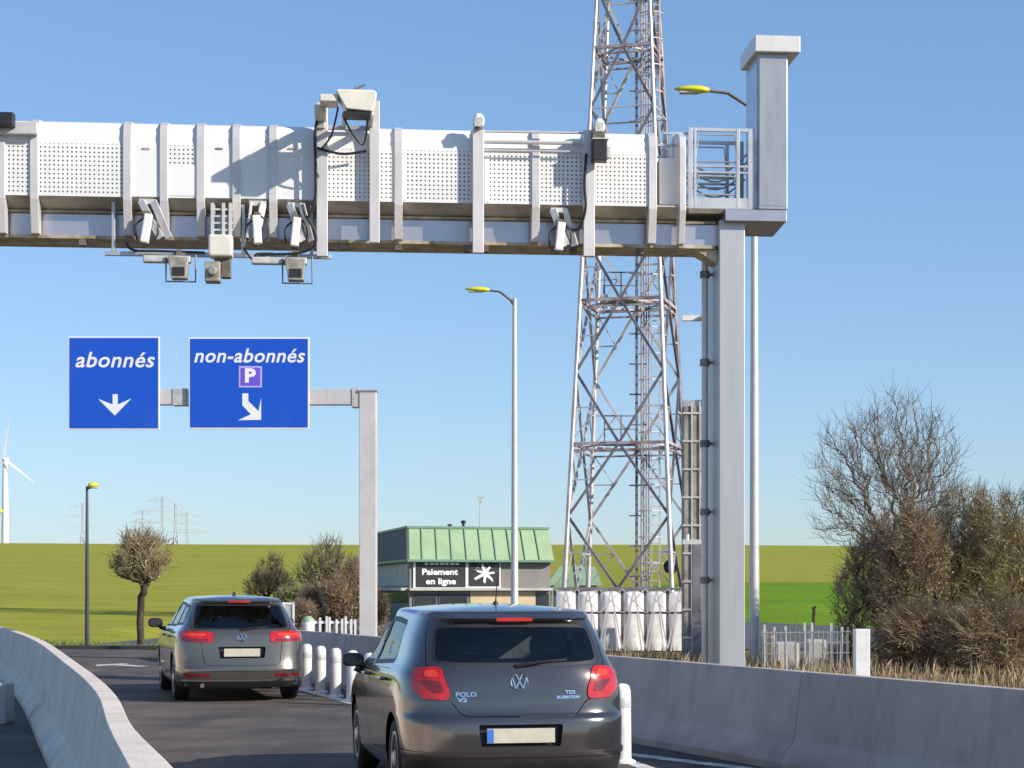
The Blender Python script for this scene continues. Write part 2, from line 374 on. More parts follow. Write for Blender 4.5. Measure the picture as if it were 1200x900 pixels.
# painted markings
def strip(name, pts, wd, label, z=.004):
    mb = MB(); vs = []
    for i, p in enumerate(pts):
        a = Vector(pts[max(i-1, 0)]); b = Vector(pts[min(i+1, len(pts)-1)]); d = (b-a).normalized(); nn = Vector((-d.y, d.x))
        p = Vector(p); vs += [(*(p-nn*wd/2), z), (*(p+nn*wd/2), z)]
    mb.add(vs, [(2*i, 2*i+1, 2*i+3, 2*i+2) for i in range(len(pts)-1)])
    return struct(mb, name, M['paint_line'])
BL = lambda y: 1.0+(17-y)*.314
strip('lane_edge_line', [(BL(y)-.38, y) for y in (18.5, 22, 26, 30, 34, 38, 46)], .16, '')
strip('chevron_line', [(BL(17.9)-.02+.35, 17.95), (BL(16.5)+.95, 16.35), (BL(15.6)+1.5, 15.2)], .19, '')
strip('chevron_outline', [(BL(17.9)+.2, 17.95), (BL(14.2)-.3, 14.2), (BL(10.2)-.3, 10.2)], .15, '')
ar = MB(); c = P(146, 779, 39.4); a0 = 17
def arw(x, y): # arrow pointing left across the lane
    return (c.x+x*.62, 39.4+y*.62, .004)
ar.add([arw(-.95, .0), arw(-.1, 1.3), arw(-.15, .35), arw(1.1, -1.3), arw(.75, -1.6), arw(-.35, -.35), arw(-.7, -1.2)], [(0, 2, 1), (0, 5, 2), (5, 3, 2), (5, 4, 3), (0, 6, 5)])
struct(ar, 'painted_arrow', M['paint_line'])

# ---------------------------------------------------------------- concrete barriers
def barrier(fx, y0, y1, label, grp, side):
    # new-jersey profile: (offset from centre, height)
    prof = [(-.29, 0), (-.29, .07), (-.14, .26), (-.075, .80), (-.06, .85), (.06, .85), (.075, .80), (.14, .26), (.29, .07), (.29, 0)]
    mb = MB(); N = max(2, int((y1-y0)/.6)); n = len(prof)
    loc = Vector((fx((y0+y1)/2), (y0+y1)/2, 0))
    for i in range(N+1):
        y = lerp(y0, y1, i/N); d = Vector((fx(y+.1)-fx(y-.1), .2)).normalized(); nn = Vector((d.y, -d.x))
        fl = 1+.9*sst((10.2-y)/3.2) if side == 0 else 1
        for o, h in prof: o = o*fl if o > 0 or h < .3 else o; mb.v.append((fx(y)+nn.x*o-loc.x, y+nn.y*o-loc.y, h-.03 if h == 0 else h))
    for i in range(N):
        for q in range(n-1): a = i*n+q; mb.f.append((a, a+1, a+n+1, a+n)); mb.m.append(0)
    mb.f += [tuple(range(n)), tuple(N*n+q for q in range(n))[::-1]]; mb.m += [0, 0]
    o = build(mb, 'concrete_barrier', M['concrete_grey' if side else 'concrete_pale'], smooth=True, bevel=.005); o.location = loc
    return tag(o, label, 'barrier', grp)
gl = 'concrete barriers left of the carriageway'; gr = 'concrete barriers right of the carriageway'
barrier(LBX, 3, 27.3, 'long pale concrete barrier sweeping up from the lower left corner of the photo', gl, 0)
barrier(LBX, 27.34, 50, 'pale concrete barrier beyond the joint of the left wall, running off the left edge', gl, 0)
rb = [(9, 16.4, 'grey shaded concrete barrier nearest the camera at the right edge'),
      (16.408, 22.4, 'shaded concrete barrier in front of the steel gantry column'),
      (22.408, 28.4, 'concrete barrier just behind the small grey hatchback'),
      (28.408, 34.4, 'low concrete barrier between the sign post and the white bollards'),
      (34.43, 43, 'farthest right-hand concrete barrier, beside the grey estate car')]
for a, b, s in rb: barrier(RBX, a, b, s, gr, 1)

# ---------------------------------------------------------------- white bollards
def bollard():
    t = thing('bollard', '', 'bollard')
    m = MB(); m.lathe([(.075, 0), (.082, .01), (.082, .60), (.080, .655), (.068, .695), (.04, .715), (.0, .72)], n=24); build(m, 'post', M['white_post'], t, smooth=True)
    m = MB(); m.lathe([(.084, .50), (.085, .505), (.085, .585), (.084, .59)], n=24); build(m, 'reflective_band', M['band_grey'], t, smooth=True)
    m = MB(); m.lathe([(.12, 0), (.12, .02), (.09, .035), (.08, .035)], n=24); build(m, 'base', M['white_post'], t, smooth=True)
    return t
b0 = bollard(); gb = 'white flexible bollards dividing the lanes'
blab = ['white bollard right beside the tail of the estate car, farthest of the row', 'white bollard second from the estate car', 'white bollard third from the estate car, middle of the visible row', 'white bollard fourth from the estate car', 'white bollard seen over the hatchback door mirror']
ys_b = [31.0, 29.9, 28.8, 27.7, 26.6]
for i, y in enumerate(ys_b):
    o = b0 if i == 0 else copy_tree(b0); o.location = (BL(y)*.955, y*.955, 0); o.rotation_euler = (R(.8*math.sin(i*3)), R(.7*math.cos(i*5)), i); tag(o, blab[i], 'bollard', gb)
o = copy_tree(b0); o.location = (BL(17), 17, 0); o.rotation_euler = (0, R(-.6), 0); tag(o, 'white bollard at the right rear corner of the hatchback, nearest the camera', 'bollard', gb)
# pale block behind the left barrier
t = MB(); p = P(2, 840, 22); t.box((p.x-.25, 21.8, 0), (p.x+.10, 22.2, .47)); tag(build(t, 'concrete_block', M['inner'], bevel=.02), 'grey concrete block in the shade behind the left barrier', 'block')

# ---------------------------------------------------------------- toll gantry
GA = R(5.0); GY = 27.5; GX = (857-600)/FPX*GY; gc, gs = math.cos(GA), math.sin(GA)
def G(x, y, d=0.0):           # d = metres in front of the beam plane
    ly = -d; m_ = (x-600)/FPX
    t_ = (m_*(GY+ly*gc)-GX+ly*gs)/(gc-m_*gs); Yw = GY+t_*gs+ly*gc
    return Vector((t_, ly, EYE+(HY-y)/FPX*Yw))
def gxx(x, d=0): return G(x, 0, d).x
gan = thing('toll_gantry', 'long silver toll gantry with white perforated housing spanning the road on a steel column', 'gantry', (GX, GY, 0), GA)
TOP, MID, BOT = 8.20, 7.10, 6.55
BTOP = 6.96
xl = gxx(-150); xr = gxx(802)
def gbox(mb, x0, x1, y0, y1, z0, z1): return mb.box((x0, y0, z0), (x1, y1, z1))
# lower box beam, recessed
m = MB(); gbox(m, xl, gxx(845), .02, .62, BOT+.05, BTOP-.04); build(m, 'main_beam', M['beam'], gan, local=True, bevel=.01)
m = MB(); gbox(m, xl, gxx(838), -.05, .66, BOT, BOT+.05); build(m, 'flange', M['rust'], gan, local=True, bevel=.006); m = MB(); gbox(m, xl, gxx(838), -.03, .66, BTOP-.04, BTOP-.002); build(m, 'flange', M['rust'], gan, local=True, bevel=.006)
# inner duct behind the perforated cladding, soffit
m = MB(); gbox(m, xl, gxx(765), -.16, .70, MID+.04, TOP-.10); build(m, 'duct', M['inner'], gan, local=True)
m = MB(); m.add([(xl, -.30, MID), (xr, -.30, MID), (xr, .02, BTOP), (xl, .02, BTOP), (xl, -.30, MID+.02), (xr, -.30, MID+.02), (xr, .75, MID+.02), (xl, .75, MID+.02), (xr, .75, BTOP), (xl, .75, BTOP)], [(0, 3, 2, 1), (3, 9, 8, 2), (0, 1, 5, 4), (4, 5, 6, 7), (1, 2, 8, 6, 5), (0, 4, 7, 9, 3), (7, 6, 8, 9)]); build(m, 'soffit', M['soffit'], gan, local=True)
def cladding(x0, x1, material, name):
    pr = [(-.312, MID+.01), (-.311, MID+.3), (-.31, MID+.68), (-.309, MID+.74), (-.30, MID+.82), (-.283, MID+.90), (-.25, MID+.98), (-.20, MID+1.04), (-.12, MID+1.085), (-.04, TOP), (.1, TOP+.002), (.45, TOP), (.62, TOP-.02), (.74, TOP-.12), (.76, MID+.3)]
    mm = MB(); n = len(pr)
    for xx in (gxx(x0, .3), gxx(x1, .3)):
        for yq, zq in pr: mm.v.append((xx, yq, zq))
    for q in range(n-1): mm.f.append((q, q+1, q+n+1, q+n)); mm.m.append(0)
    mm.f = [f[::-1] for f in mm.f]; o = build(mm, name, material, gan, local=True, smooth='all', fixn=False)
    return o
def clad_perf(x0, x1, px0, px1, zt=.66):
    # flat face with a perforated field and a plain frame round it
    cladding(x0, x1, M['white_panel'], 'cladding_panel')
# panel list: (x0,x1, perforated?)
ribs = [-128, -84, -44, 1, 40, 149, 192, 235, 277, 320, 378, 467, 560, 628, 690, 765]
def perf_panel(x0, x1, zt=MID+.76):
    a, b = gxx(x0, .32), gxx(x1, .32)
    mm = MB(); mm.add([(a, -.314, MID+.03), (b, -.314, MID+.03), (b, -.314, zt), (a, -.314, zt)], [(0, 1, 2, 3)])
    return build(mm, 'perforated_panel', M['perf'], gan, local=True)
def open_clad(x0, x1, zt=MID+.74):
    # cladding with its lower flat face open, filled by the perforated sheet
    pr = [(-.311, zt), (-.309, zt+.03), (-.300, MID+.82), (-.283, MID+.90), (-.25, MID+.98), (-.20, MID+1.04), (-.12, MID+1.085), (-.04, TOP), (.1, TOP+.002), (.45, TOP), (.62, TOP-.02), (.74, TOP-.12), (.76, MID+.3)]
    mm = MB(); n = len(pr)
    for xx in (gxx(x0, .3), gxx(x1, .3)):
        for yq, zq in pr: mm.v.append((xx, yq, zq))
    for q in range(n-1): mm.f.append((q, q+1, q+n+1, q+n)); mm.m.append(0)
    mm.box((gxx(x0, .3), -.314, MID), (gxx(x1, .3), -.300, MID+.03))
    build(mm, 'cladding_panel', M['white_panel'], gan, local=True, smooth=True)
    perf_panel(x0, x1, zt)
for a, b in zip(ribs, ribs[1:]):
    if (a, b) in ((149, 192), (235, 277), (277, 320), (320, 378)): cladding(a, b, M['white_panel'], 'cladding_panel')
    elif (a, b) == (192, 235): open_clad(a, b)
    elif (a, b) == (378, 467): open_clad(a, b)
    else: open_clad(a, b)
# plain plates covering parts of the perforated runs, slightly in front
m = MB()
for x0, x1, y0, y1 in ((144, 149, 165, 236), (466, 476, 180, 236), (550, 560, 180, 236), (568, 574, 180, 236)):
    p0 = G(x0, y1, .32); p1 = G(x1, y0, .32); m.box((p0.x, -.323, MID+.02), (p1.x, -.316, MID+.68)); build(m, 'cover_plate', M['white_panel'], gan, local=True); m = MB()
m.box((gxx(192, .32)+.03, -.322, MID+.03), (gxx(235, .32)-.03, -.316, MID+.46))
build(m, 'cover_plate', M['white_panel'], gan, local=True)
# ribs
def rib(x, wd=.115, z0=None, z1=None, d=.345, mt='galv_light'):
    xc = gxx(x, .33); z0 = z0 or BOT+.03; z1 = z1 or TOP-.02
    mm = MB(); h = wd/2
    poly = [(-d, MID-.05), (-d, z1-.22), (-d+.05, z1-.06), (-.18, z1+.012), (-.02, z1+.045), (.78, z1+.045), (.78, z1-.6), (.0, z1-.6), (-.08, z0+.3), (-.08, z0), (-d+.10, z0)]
    mm.prism(poly, lambda a, b: Vector((xc-h, a, b)), lambda a, b: Vector((xc+h, a, b)))
    return build(mm, 'rib', M[mt], gan, local=True, bevel=.006)
for x in ribs: rib(x)
rib(800, .09)
# half ribs on the recessed beam, at the mounting points
m = MB()
for x in (98, 517, 628, 800): pass
for x in (97, 402, 467, 548, 568, 650, 672, 750, 388): 
    m = MB(); p = G(x, 0, 0); m.box((p.x-.05, -.05, BOT-.09), (p.x+.05, .12, BOT-.001)); build(m, 'clamp_block', M['device_dark'], gan, local=True, bevel=.004)
# back rail on top
m = MB(); m.tube([(xl, .82, TOP+.05), (gxx(800), .82, TOP+.05)], .018, 8); m.tube([(xl, .70, TOP+.07), (gxx(770), .70, TOP+.07)], .012, 6); build(m, 'cable_rail', M['tower_dark'], gan, local=True, smooth=True)
# small labels on plain panels
m = MB()
for x in (171, 257, 342): m = MB(); p = G(x, 174, .32); m.box((p.x-.05, -.322, p.z-.012), (p.x+.05, -.316, p.z+.012)); build(m, 'label_plate', M['tower_red'], gan, local=True)
# end panel, platform cage and lift box
m = MB(); p0 = G(773, 240, .1); p1 = G(803, 186, .1); m.box((p0.x, -.12, p0.z), (p1.x, .7, p1.z)); build(m, 'end_panel', M['white_panel'], gan, local=True, bevel=.01)
m = MB(); p0 = G(776, 186, .0); p1 = G(800, 158, .0)
for yq in (-.08, .66):
    m = MB()
    m.bar((p0.x, yq, p1.z), (p1.x+.1, yq, p1.z), .035); m.bar((p0.x, yq, (p0.z+p1.z)/2), (p1.x+.1, yq, (p0.z+p1.z)/2), .03)
    m.bar((p0.x+.15, yq, p0.z), (p0.x+.15, yq, p1.z), .03)
    build(m, 'handrail', M['galv'], gan, local=True)
cg0 = G(806, 243, .1); cg1 = G(884, 152, .1)
def cage_side(yq, nm):
    m = MB(); x0, x1, z0, z1 = cg0.x, cg1.x, cg0.z, cg1.z; zm = (z0+z1)/2-.02
    for zz, hh in ((z1-.02, .05), (zm+.045, .03), (zm-.045, .03), (z0+.06, .16)): m.box((x0, yq-.02, zz-hh/2), (x1, yq+.02, zz+hh/2))
    for xx, ww in ((x0+.03, .06), (x1-.05, .10), (x1-.25, .05), (x0+.10, .03)): m.box((xx-ww/2, yq-.024, z0), (xx+ww/2, yq+.024, z1))
    for za, zb in ((z0+.14, zm-.06), (zm+.06, z1-.05)):
        m.tube([(x0+.1, yq, za+.05), (x0+.16, yq, zb-.04), (x1-.30, yq, zb-.04), (x1-.26, yq, za+.05), (x0+.12, yq, za+.05)], .014, 6)
    return build(m, nm, M['galv'], gan, local=True, bevel=.004)
cage_side(-.12, 'safety_cage'); cage_side(.66, 'safety_cage')
m = MB(); m.box((cg0.x, -.16, cg0.z-.10), (cg1.x+.1, .72, cg0.z-.02)); build(m, 'platform', M['device_dark'], gan, local=True, bevel=.01)
# cables sagging inside the cage
m = MB(); 
for k_ in range(4):
    a = G(808, 190+6*k_, -.2); b = G(878, 178+9*k_, -.2); m.tube([a.lerp(b, t_/8)+Vector((0, .1*k_, -.25*math.sin(PI*t_/8))) for t_ in range(9)], .014, 6)
a = G(868, 200, -.2); m.tube([a, a+Vector((-.1, 0, -.5))], .02, 6)
build(m, 'cable', M['galv'], gan, local=True, smooth=True)
p0 = G(889, 245, .2); p1 = G(923, 60, .2)
m = MB(); m.box((p0.x, -.2, p0.z), (p1.x, .66, p1.z+.02)); lb = build(m, 'lift_box', M['box_sheet'], gan, local=True, bevel=.012)
m = MB(); m.box((p0.x+.012, -.206, p0.z+.05), (p1.x-.012, -.2015, p1.z-.06)); build(m, 'front_sheet', M['box_sheet'], lb, local=True, bevel=.002)
m = MB()
m.box((p0.x-.006, -.12, p0.z+.9), (p0.x-.001, .6, p1.z-.15)); m.box((p0.x-.006, -.12, p0.z+.05), (p0.x-.001, .6, p0.z+.84)); build(m, 'side_sheet', M['beam'], lb, local=True, bevel=.002)
c0 = G(885, 60, .3); c1 = G(938, 42, .3)
m = MB(); m.box((c0.x, -.30, c0.z), (c1.x, .74, c1.z)); m.box((p0.x+.02, -.24, p1.z+.0), (p1.x+.06, .70, c0.z-.001)); build(m, 'cap', M['galv_light'], gan, local=True, bevel=.012)
m = MB(); q0 = G(850, 265, .25); q1 = G(922, 246, .25); m.box((q0.x, -.25, q0.z+.08), (q1.x, .62, q1.z-.003))
m.add([(q0.x+.35, -.24, q0.z+.08), (q1.x-.01, -.24, q0.z+.08), (q1.x-.06, .4, q0.z-.02), (q0.x+.35, .4, q0.z-.02)], [(0, 1, 2, 3)]); build(m, 'base_plate', M['beam'], gan, local=True, bevel=.008)
# column
k0 = G(843, 777, .12); k1 = G(873, 258, .12)
m = MB(); m.box((k0.x, -.12, 0), (k1.x, .82, k1.z)); build(m, 'column', M['column'], gan, local=True, bevel=.012)
m = MB(); m.box((k0.x-.10, -.18, 0), (k1.x+.10, .90, .04)); 
for xx in (k0.x-.05, k1.x+.05):
    for yq in (-.13, .49): m.lathe([(.02, .04), (.02, .09), (.0, .095)], (xx, yq, 0), n=6)
build(m, 'foot_plate', M['galv'], gan, local=True)
m = MB(); a = G(838, 299, 0)
m.prism([(k0.x-.35, BOT), (k0.x-.002, BOT), (k0.x-.002, BOT-.20)], lambda x_, z_: Vector((x_, .0, z_)), lambda x_, z_: Vector((x_, .40, z_))); build(m, 'gusset', M['rust'], gan, local=True)
m = MB(); m.tube([G(826, 300, -.45)*1, Vector((gxx(826, -.45), .45, 0))], .05, 10); pp = build(m, 'cable_pipe', M['galv_light'], gan, local=True, smooth=True)
m = MB()
for y in (322, 425, 520, 600, 680): p = G(826, y, -.45); m.lathe([(.06, -.05), (.075, -.05), (.075, .05), (.06, .05)], (p.x, p.y, p.z), n=12); m.box((p.x, p.y-.02, p.z-.02), (p.x+.2, p.y+.02, p.z+.02))
build(m, 'pipe_clamp', M['tower_dark'], pp, local=True, smooth=True)
# tall mounting posts (parts of the gantry frame)
def tall(x0, x1, ytop, ybot, d=.46, name='mounting_post'):
    a = G(x0, ybot, d); b = G(x1, ytop, d); mm = MB(); mm.box((a.x, -d, a.z), (b.x, -d+.11, b.z)); o = build(mm, name, M['galv_light'], gan, local=True, bevel=.006); return o
tall(371, 384, 120, 300); tall(433, 445, 118, 284); tall(554, 567, 152, 296); tall(684, 697, 152, 300)
m = MB()
for x, yl in ((377, (160, 270)), (439, (160, 268)), (560, (165, 280)), (690, (165, 285))):
    for y in yl: p = G(x, y, .4); m.box((p.x-.03, -.36, p.z-.04), (p.x+.03, .0 if y > 240 else -.31, p.z+.04))
build(m, 'post_bracket', M['galv'], gan, local=True)
m = MB()
for y, r in ((156, .018), (168, .030), (178, .014)): m.tube([G(562, y-2, .42), G(690, y, .42)], r, 8)
build(m, 'conduit', M['galv_light'], gan, local=True, smooth=True)
# lower rail under the beam
m = MB(); a = G(123, 297, .25); b = G(388, 301, .25); m.bar((a.x, -.25, a.z), (b.x, -.25, a.z), .07, .06)
for x in (133, 250, 285, 365): p = G(x, 0, .2); m.box((p.x-.025, -.22, a.z), (p.x+.025, -.1, BOT+.5))
build(m, 'lower_rail', M['galv'], gan, local=True, bevel=.005)

def gthing(name, label, cat, x, y, d, group=None):
    p = G(x, y, d); wx = GX+p.x*gc-p.y*gs; wy = GY+p.x*gs+p.y*gc
    o = thing(name, label, cat, (wx, wy, p.z), GA, group); o['_k'] = 0; del o['_k']
    return o, p
def loc_mb(mb, p):
    mb.v = [(v[0]-p.x, v[1]-p.y, v[2]-p.z) for v in mb.v]; return mb
def cable(mb, pts, r=.014, sag=0):
    P_ = [Vector(q) for q in pts]; out = []
    for i in range(len(P_)-1):
        p0 = P_[max(i-1, 0)]; p1 = P_[i]; p2 = P_[i+1]; p3 = P_[min(i+2, len(P_)-1)]
        for t_ in range(5):
            u = t_/5; out.append(.5*((2*p1)+(p2-p0)*u+(2*p0-5*p1+4*p2-p3)*u*u+(3*p1-p0-3*p2+p3)*u**3))
    out.append(P_[-1]); mb.tube(out, r, 6)

# big cream camera housing over the twin posts
o, p = gthing('traffic_camera', 'large cream camera housing raised on twin posts above the gantry', 'camera', 416, 138, .55)
m = MB(); a = G(392, 134, 1.2); b = G(441, 110, 1.2)
# tapered body seen from the side
x0, x1, z0, z1 = a.x, b.x, a.z, b.z
poly = [(x0+.02, z1-.02), (x0+.16, z0+.03), (x1-.06, z0), (x1, z1-.10), (x1, z1-.03), (x1-.05, z1), (x0+.04, z1)]
m.prism(poly, lambda x_, z_: Vector((x_, -1.42, z_)), lambda x_, z_: Vector((x_, -1.02, z_))); build(loc_mb(m, p), 'housing', M['cream'], o, local=True, bevel=.02)
m = MB(); m.box((x0-.20, -1.38, z1-.16), (x0+.05, -1.0, z1-.06)); m.box((x0-.28, -1.05, z1-.22), (x0-.12, -.34, z1-.12)); build(loc_mb(m, p), 'front_hood', M['cream'], o, local=True, bevel=.015)
m = MB(); m.box((x0+.12, -1.40, z0-.035), (x1-.08, -1.04, z0-.003)); build(loc_mb(m, p), 'underside', M['dark'], o, local=True)
m = MB(); cable(m, [(x0+.05, -1.2, z1-.2), (x0-.05, -.8, z0-.2), (x0-.2, -.5, z0-.32)]); cable(m, [(x0+.12, -1.1, z0), (x0+.25, -1.0, z0-.22), (x0+.40, -.9, z0-.33), (x0+.46, -1.05, z0-.03)]); cable(m, [(x0-.25, -.5, z0-.3), (x0+.1, -.5, z0-.38), (x0+.45, -.5, z0-.33)], .018); build(loc_mb(m, p), 'cable', M['dark'], o, local=True, smooth=True)
m = MB(); m.box((x0+.2, -1.3, z1+.003), (x0+.42, -1.1, z1+.03)); m.bar((x0+.2, -1.2, z1+.02), (x0+.42, -1.2, z1+.12), .02); m.bar((x0+.32, -1.2, z1+.02), (x0+.28, -1.2, z1+.1), .015); build(loc_mb(m, p), 'top_bracket', M['device_dark'], o, local=True)
m = MB(); q = G(383, 137, .5); m.box((x0-.26, -.5, z0-.02), (x0-.14, -.35, z1-.22)); m.box((x1-.14, -1.12, z0+.02), (x1-.04, -.35, z0+.09)); m.box((x0+.1, -1.01, z0+.02), (x0+.16, -.35, z0+.08)); m.box((x0-.2, -.36, z0+.0), (x1-.02, -.30, z0+.06)); build(loc_mb(m, p), 'mount_arm', M['galv'], o, local=True, bevel=.005)

# long black power cable down the twin post
o, p = gthing('power_cable', 'thick black cable running down beside the left twin post', 'cable', 368, 290, .5)
m = MB(); cable(m, [G(372, 138, .5), G(369, 160, .5), G(370, 200, .5), G(369, 235, .5), G(360, 255, .5), G(355, 240, .45)], .022); cable(m, [G(360, 255, .5), G(370, 275, .5), G(366, 290, .5), G(345, 297, .45), G(300, 298, .4)], .02); build(loc_mb(m, p), 'cable_run', M['dark'], o, local=True, smooth=True)

# small cameras on top
def small_cam(x, y, label, d=.5):
    o, p = gthing('dome_camera', label, 'camera', x, y+14, d)
    m = MB(); a = G(x-5, y+13, d); b = G(x+6, y+2, d); m.box((a.x, -d-.1, a.z), (b.x, -d+.1, b.z)); build(loc_mb(m, p), 'bracket', M['device'], o, local=True, bevel=.008)
    c_ = G(x+1, y+5, d); m = MB(); m.lathe([(.075, -.05), (.085, 0), (.075, .06), (.045, .10), (0, .115)], (c_.x, c_.y, c_.z), n=16); build(loc_mb(m, p), 'hood', M['white_panel'], o, local=True, smooth=True)
    m = MB(); m.lathe([(.0, -.11), (.04, -.10), (.06, -.06), (.062, -.048)], (c_.x-.02, c_.y-.04, c_.z), n=16); build(loc_mb(m, p), 'lens', M['dark'], o, local=True, smooth=True)
small_cam(560, 137, 'small white camera on top of the middle mounting post')
small_cam(701, 143, 'small white camera above the black box near the mast', .55)
# black box by the mast
o, p = gthing('flood_light', 'black box hanging by the right mounting post in front of the lattice mast', 'light box', 702, 190, .55)
a = G(694, 189, .6); b = G(711, 165, .6); m = MB(); m.box((a.x, -.68, a.z), (b.x, -.48, b.z)); build(loc_mb(m, p), 'housing', M['dark'], o, local=True, bevel=.012)
a2 = G(694, 163, .6); b2 = G(709, 152, .6); m = MB(); m.box((a2.x, -.64, a2.z), (b2.x, -.46, b2.z)); build(loc_mb(m, p), 'mount', M['device_dark'], o, local=True, bevel=.008)
m = MB(); m.box((a.x-.005, -.69, b.z+.004), (b.x+.02, -.46, b.z+.02)); m.box((b.x, -.66, a.z+.05), (b.x+.04, -.5, b.z-.1)); build(loc_mb(m, p), 'bracket', M['device'], o, local=True)
m = MB(); cable(m, [G(687, 180, .5), G(685, 215, .5), G(686, 245, .5), G(678, 268, .45), G(664, 266, .4), G(660, 250, .4)], .02); build(loc_mb(m, p), 'cable', M['dark'], o, local=True, smooth=True)
# black camera top left
o, p = gthing('traffic_camera', 'black camera on a bracket at the left edge of the gantry', 'camera', 5, 155, .5)
a = G(-16, 148, .55); b = G(17, 133, .55); m = MB(); m.box((a.x, -.64, a.z), (b.x, -.46, b.z)); build(loc_mb(m, p), 'housing', M['dark'], o, local=True, bevel=.015)
m = MB(); a = G(-20, 155, .5); b = G(43, 142, .5); m.box((a.x, -.46, a.z), (b.x, -.36, b.z)); q0 = G(0, 149, .55); m.box((q0.x-.05, -.6, b.z), (q0.x+.08, -.5, b.z+.06)); build(loc_mb(m, p), 'bracket', M['galv_light'], o, local=True, bevel=.01)

# antenna units bolted to the recessed beam
def antenna(x, y0, y1, label, tilt, w_=.16):
    o, p = gthing('toll_antenna', label, 'antenna', x, y1, .3, 'toll antennas hanging on the gantry face')
    zt = G(x, y0, .3).z-p.z; 
    m = MB(); m.bar((-.09, -.02, zt), (-.05+tilt*.3, -.10, .08), .035, .10); m.bar((.08, -.02, zt), (.07+tilt*.3, -.10, .08), .035, .10); m.box((-.12, -.02, zt-.04), (.12, .14, zt+.03)); build(m, 'bracket', M['galv_light'], o, local=True, bevel=.004)
    m = MB(); rot = Matrix.Rotation(R(12*tilt), 3, 'Y'); m.box((-w_*.36, -.20, .0), (w_*.36, -.08, zt*.66), rot=rot); build(m, 'housing', M['white_panel'], o, local=True, bevel=.015)
    m = MB(); m.box((-.05, -.14, zt*.52), (.05, -.02, zt*.74)); m.box((-.08, -.1, .0), (.02, .12, .08)); build(m, 'clamp', M['device_dark'], o, local=True, bevel=.005)
    m = MB(); cable(m, [(.02, -.1, zt*.7), (.14, -.13, zt*.5), (.15, -.12, zt*.2), (.05, -.1, .02)]); cable(m, [(-.03, -.1, zt*.6), (-.15, -.13, zt*.4), (-.14, -.1, .05)]); build(m, 'cable', M['dark'], o, local=True, smooth=True)
antenna(173, 236, 287, 'white antenna unit in the bay above the leftmost hanging camera', .8)
antenna(302, 238, 288, 'white antenna unit between the two long hanging cameras', -.3)
antenna(347, 240, 291, 'white antenna unit beside the left twin post', .5)
antenna(655, 246, 296, 'white antenna unit alone under the box by the lattice mast', .5)
# unit with a frame at 258
o, p = gthing('lane_camera', 'bulky lane camera hanging from a slotted frame in the middle of the gantry group', 'camera', 258, 333, .45, 'lane cameras hanging under the gantry')
m = MB()
for x in (249, 262, 270): a = G(x, 238, .4); b = G(x, 300, .4); m.box((a.x-.022, -.42, b.z), (a.x+.022, -.34, a.z))
for k_ in range(7): a = G(246, 245+8*k_, .4); b = G(273, 245+8*k_, .4); m.box((a.x, -.40, a.z-.012), (b.x, -.36, a.z+.012))
build(loc_mb(m, p), 'frame', M['galv_light'], o, local=True)
a = G(245, 302, .5); b = G(273, 277, .5); m = MB(); m.box((a.x, -.66, a.z), (b.x, -.36, b.z)); build(loc_mb(m, p), 'housing', M['cream'], o, local=True, bevel=.03)
a = G(241, 332, .5); b = G(259, 309, .5); m = MB(); m.box((a.x, -.70, a.z), (b.x, -.44, b.z)); m.lathe([(.055, 0), (.07, .02), (.07, .06)], ((a.x+b.x)/2, -.762, (a.z+b.z)/2), axis='y', n=16); build(loc_mb(m, p), 'camera_head', M['camera_head'], o, local=True, bevel=.02)
a = G(260, 327, .4); b = G(271, 308, .4); m = MB(); m.box((a.x, -.56, a.z), (b.x, -.38, b.z)); m.box((a.x-.1, -.5, b.z), (b.x, -.4, b.z+.09)); build(loc_mb(m, p), 'flash', M['device_dark'], o, local=True, bevel=.01)
def hang_cam(x0, x1, y0, y1, label):
    o, p = gthing('lane_camera', label, 'camera', (x0+x1)/2, y1, .4, 'lane cameras hanging under the gantry')
    a = G(x0, y0+8, .4); b = G(x1-8, y0, .4)
    m = MB(); m.box((a.x, -.5, a.z+.01), (b.x, -.36, b.z)); build(loc_mb(m, p), 'tube_housing', M['device'], o, local=True, bevel=.02)
    a = G(x1-34, y1-2, .4); b = G(x1-10, y0+2, .4); m = MB()
    m.prism([(a.x+.05, a.z), (b.x-.02, a.z), (b.x, b.z-.02), (a.x, b.z)], lambda q, r_: Vector((q, -.62, r_)), lambda q, r_: Vector((q, -.42, r_))); build(loc_mb(m, p), 'camera_head', M['camera_head'], o, local=True, bevel=.012)
    m = MB(); m.box((a.x+.07, -.632, a.z+.04), (b.x-.05, -.621, (a.z+b.z)/2)); build(loc_mb(m, p), 'lens', M['dark'], o, local=True)
    m = MB(); c_ = G(x1-2, 0, .4).x; e_ = a.x-.03
    m.tube([(e_, -.52, b.z), (e_, -.52, a.z-.03), (c_, -.52, a.z-.03), (c_, -.52, b.z+.03)], .014, 6); build(loc_mb(m, p), 'guard', M['tower_dark'], o, local=True)
    m = MB(); m.box(((a.x+b.x)/2-.04, -.42, b.z-.003), ((a.x+b.x)/2+.04, -.30, b.z+.12)); build(loc_mb(m, p), 'mount', M['device_dark'], o, local=True)
hang_cam(168, 232, 301, 331, 'grey tube camera hanging below the gantry, leftmost of the three')
hang_cam(295, 368, 303, 333, 'grey tube camera hanging below the gantry, rightmost of the three')
o, p = gthing('power_cable', 'black cable slung along the lower rail above the hanging cameras', 'cable', 200, 297, .35)
m = MB(); cable(m, [G(148, 285, .3), G(156, 293, .35), G(185, 294, .35), G(240, 296, .35)], .018); cable(m, [G(285, 290, .3), G(297, 306, .35), G(300, 298, .35), G(320, 297, .3)], .015); build(loc_mb(m, p), 'cable_run', M['dark'], o, local=True, smooth=True)

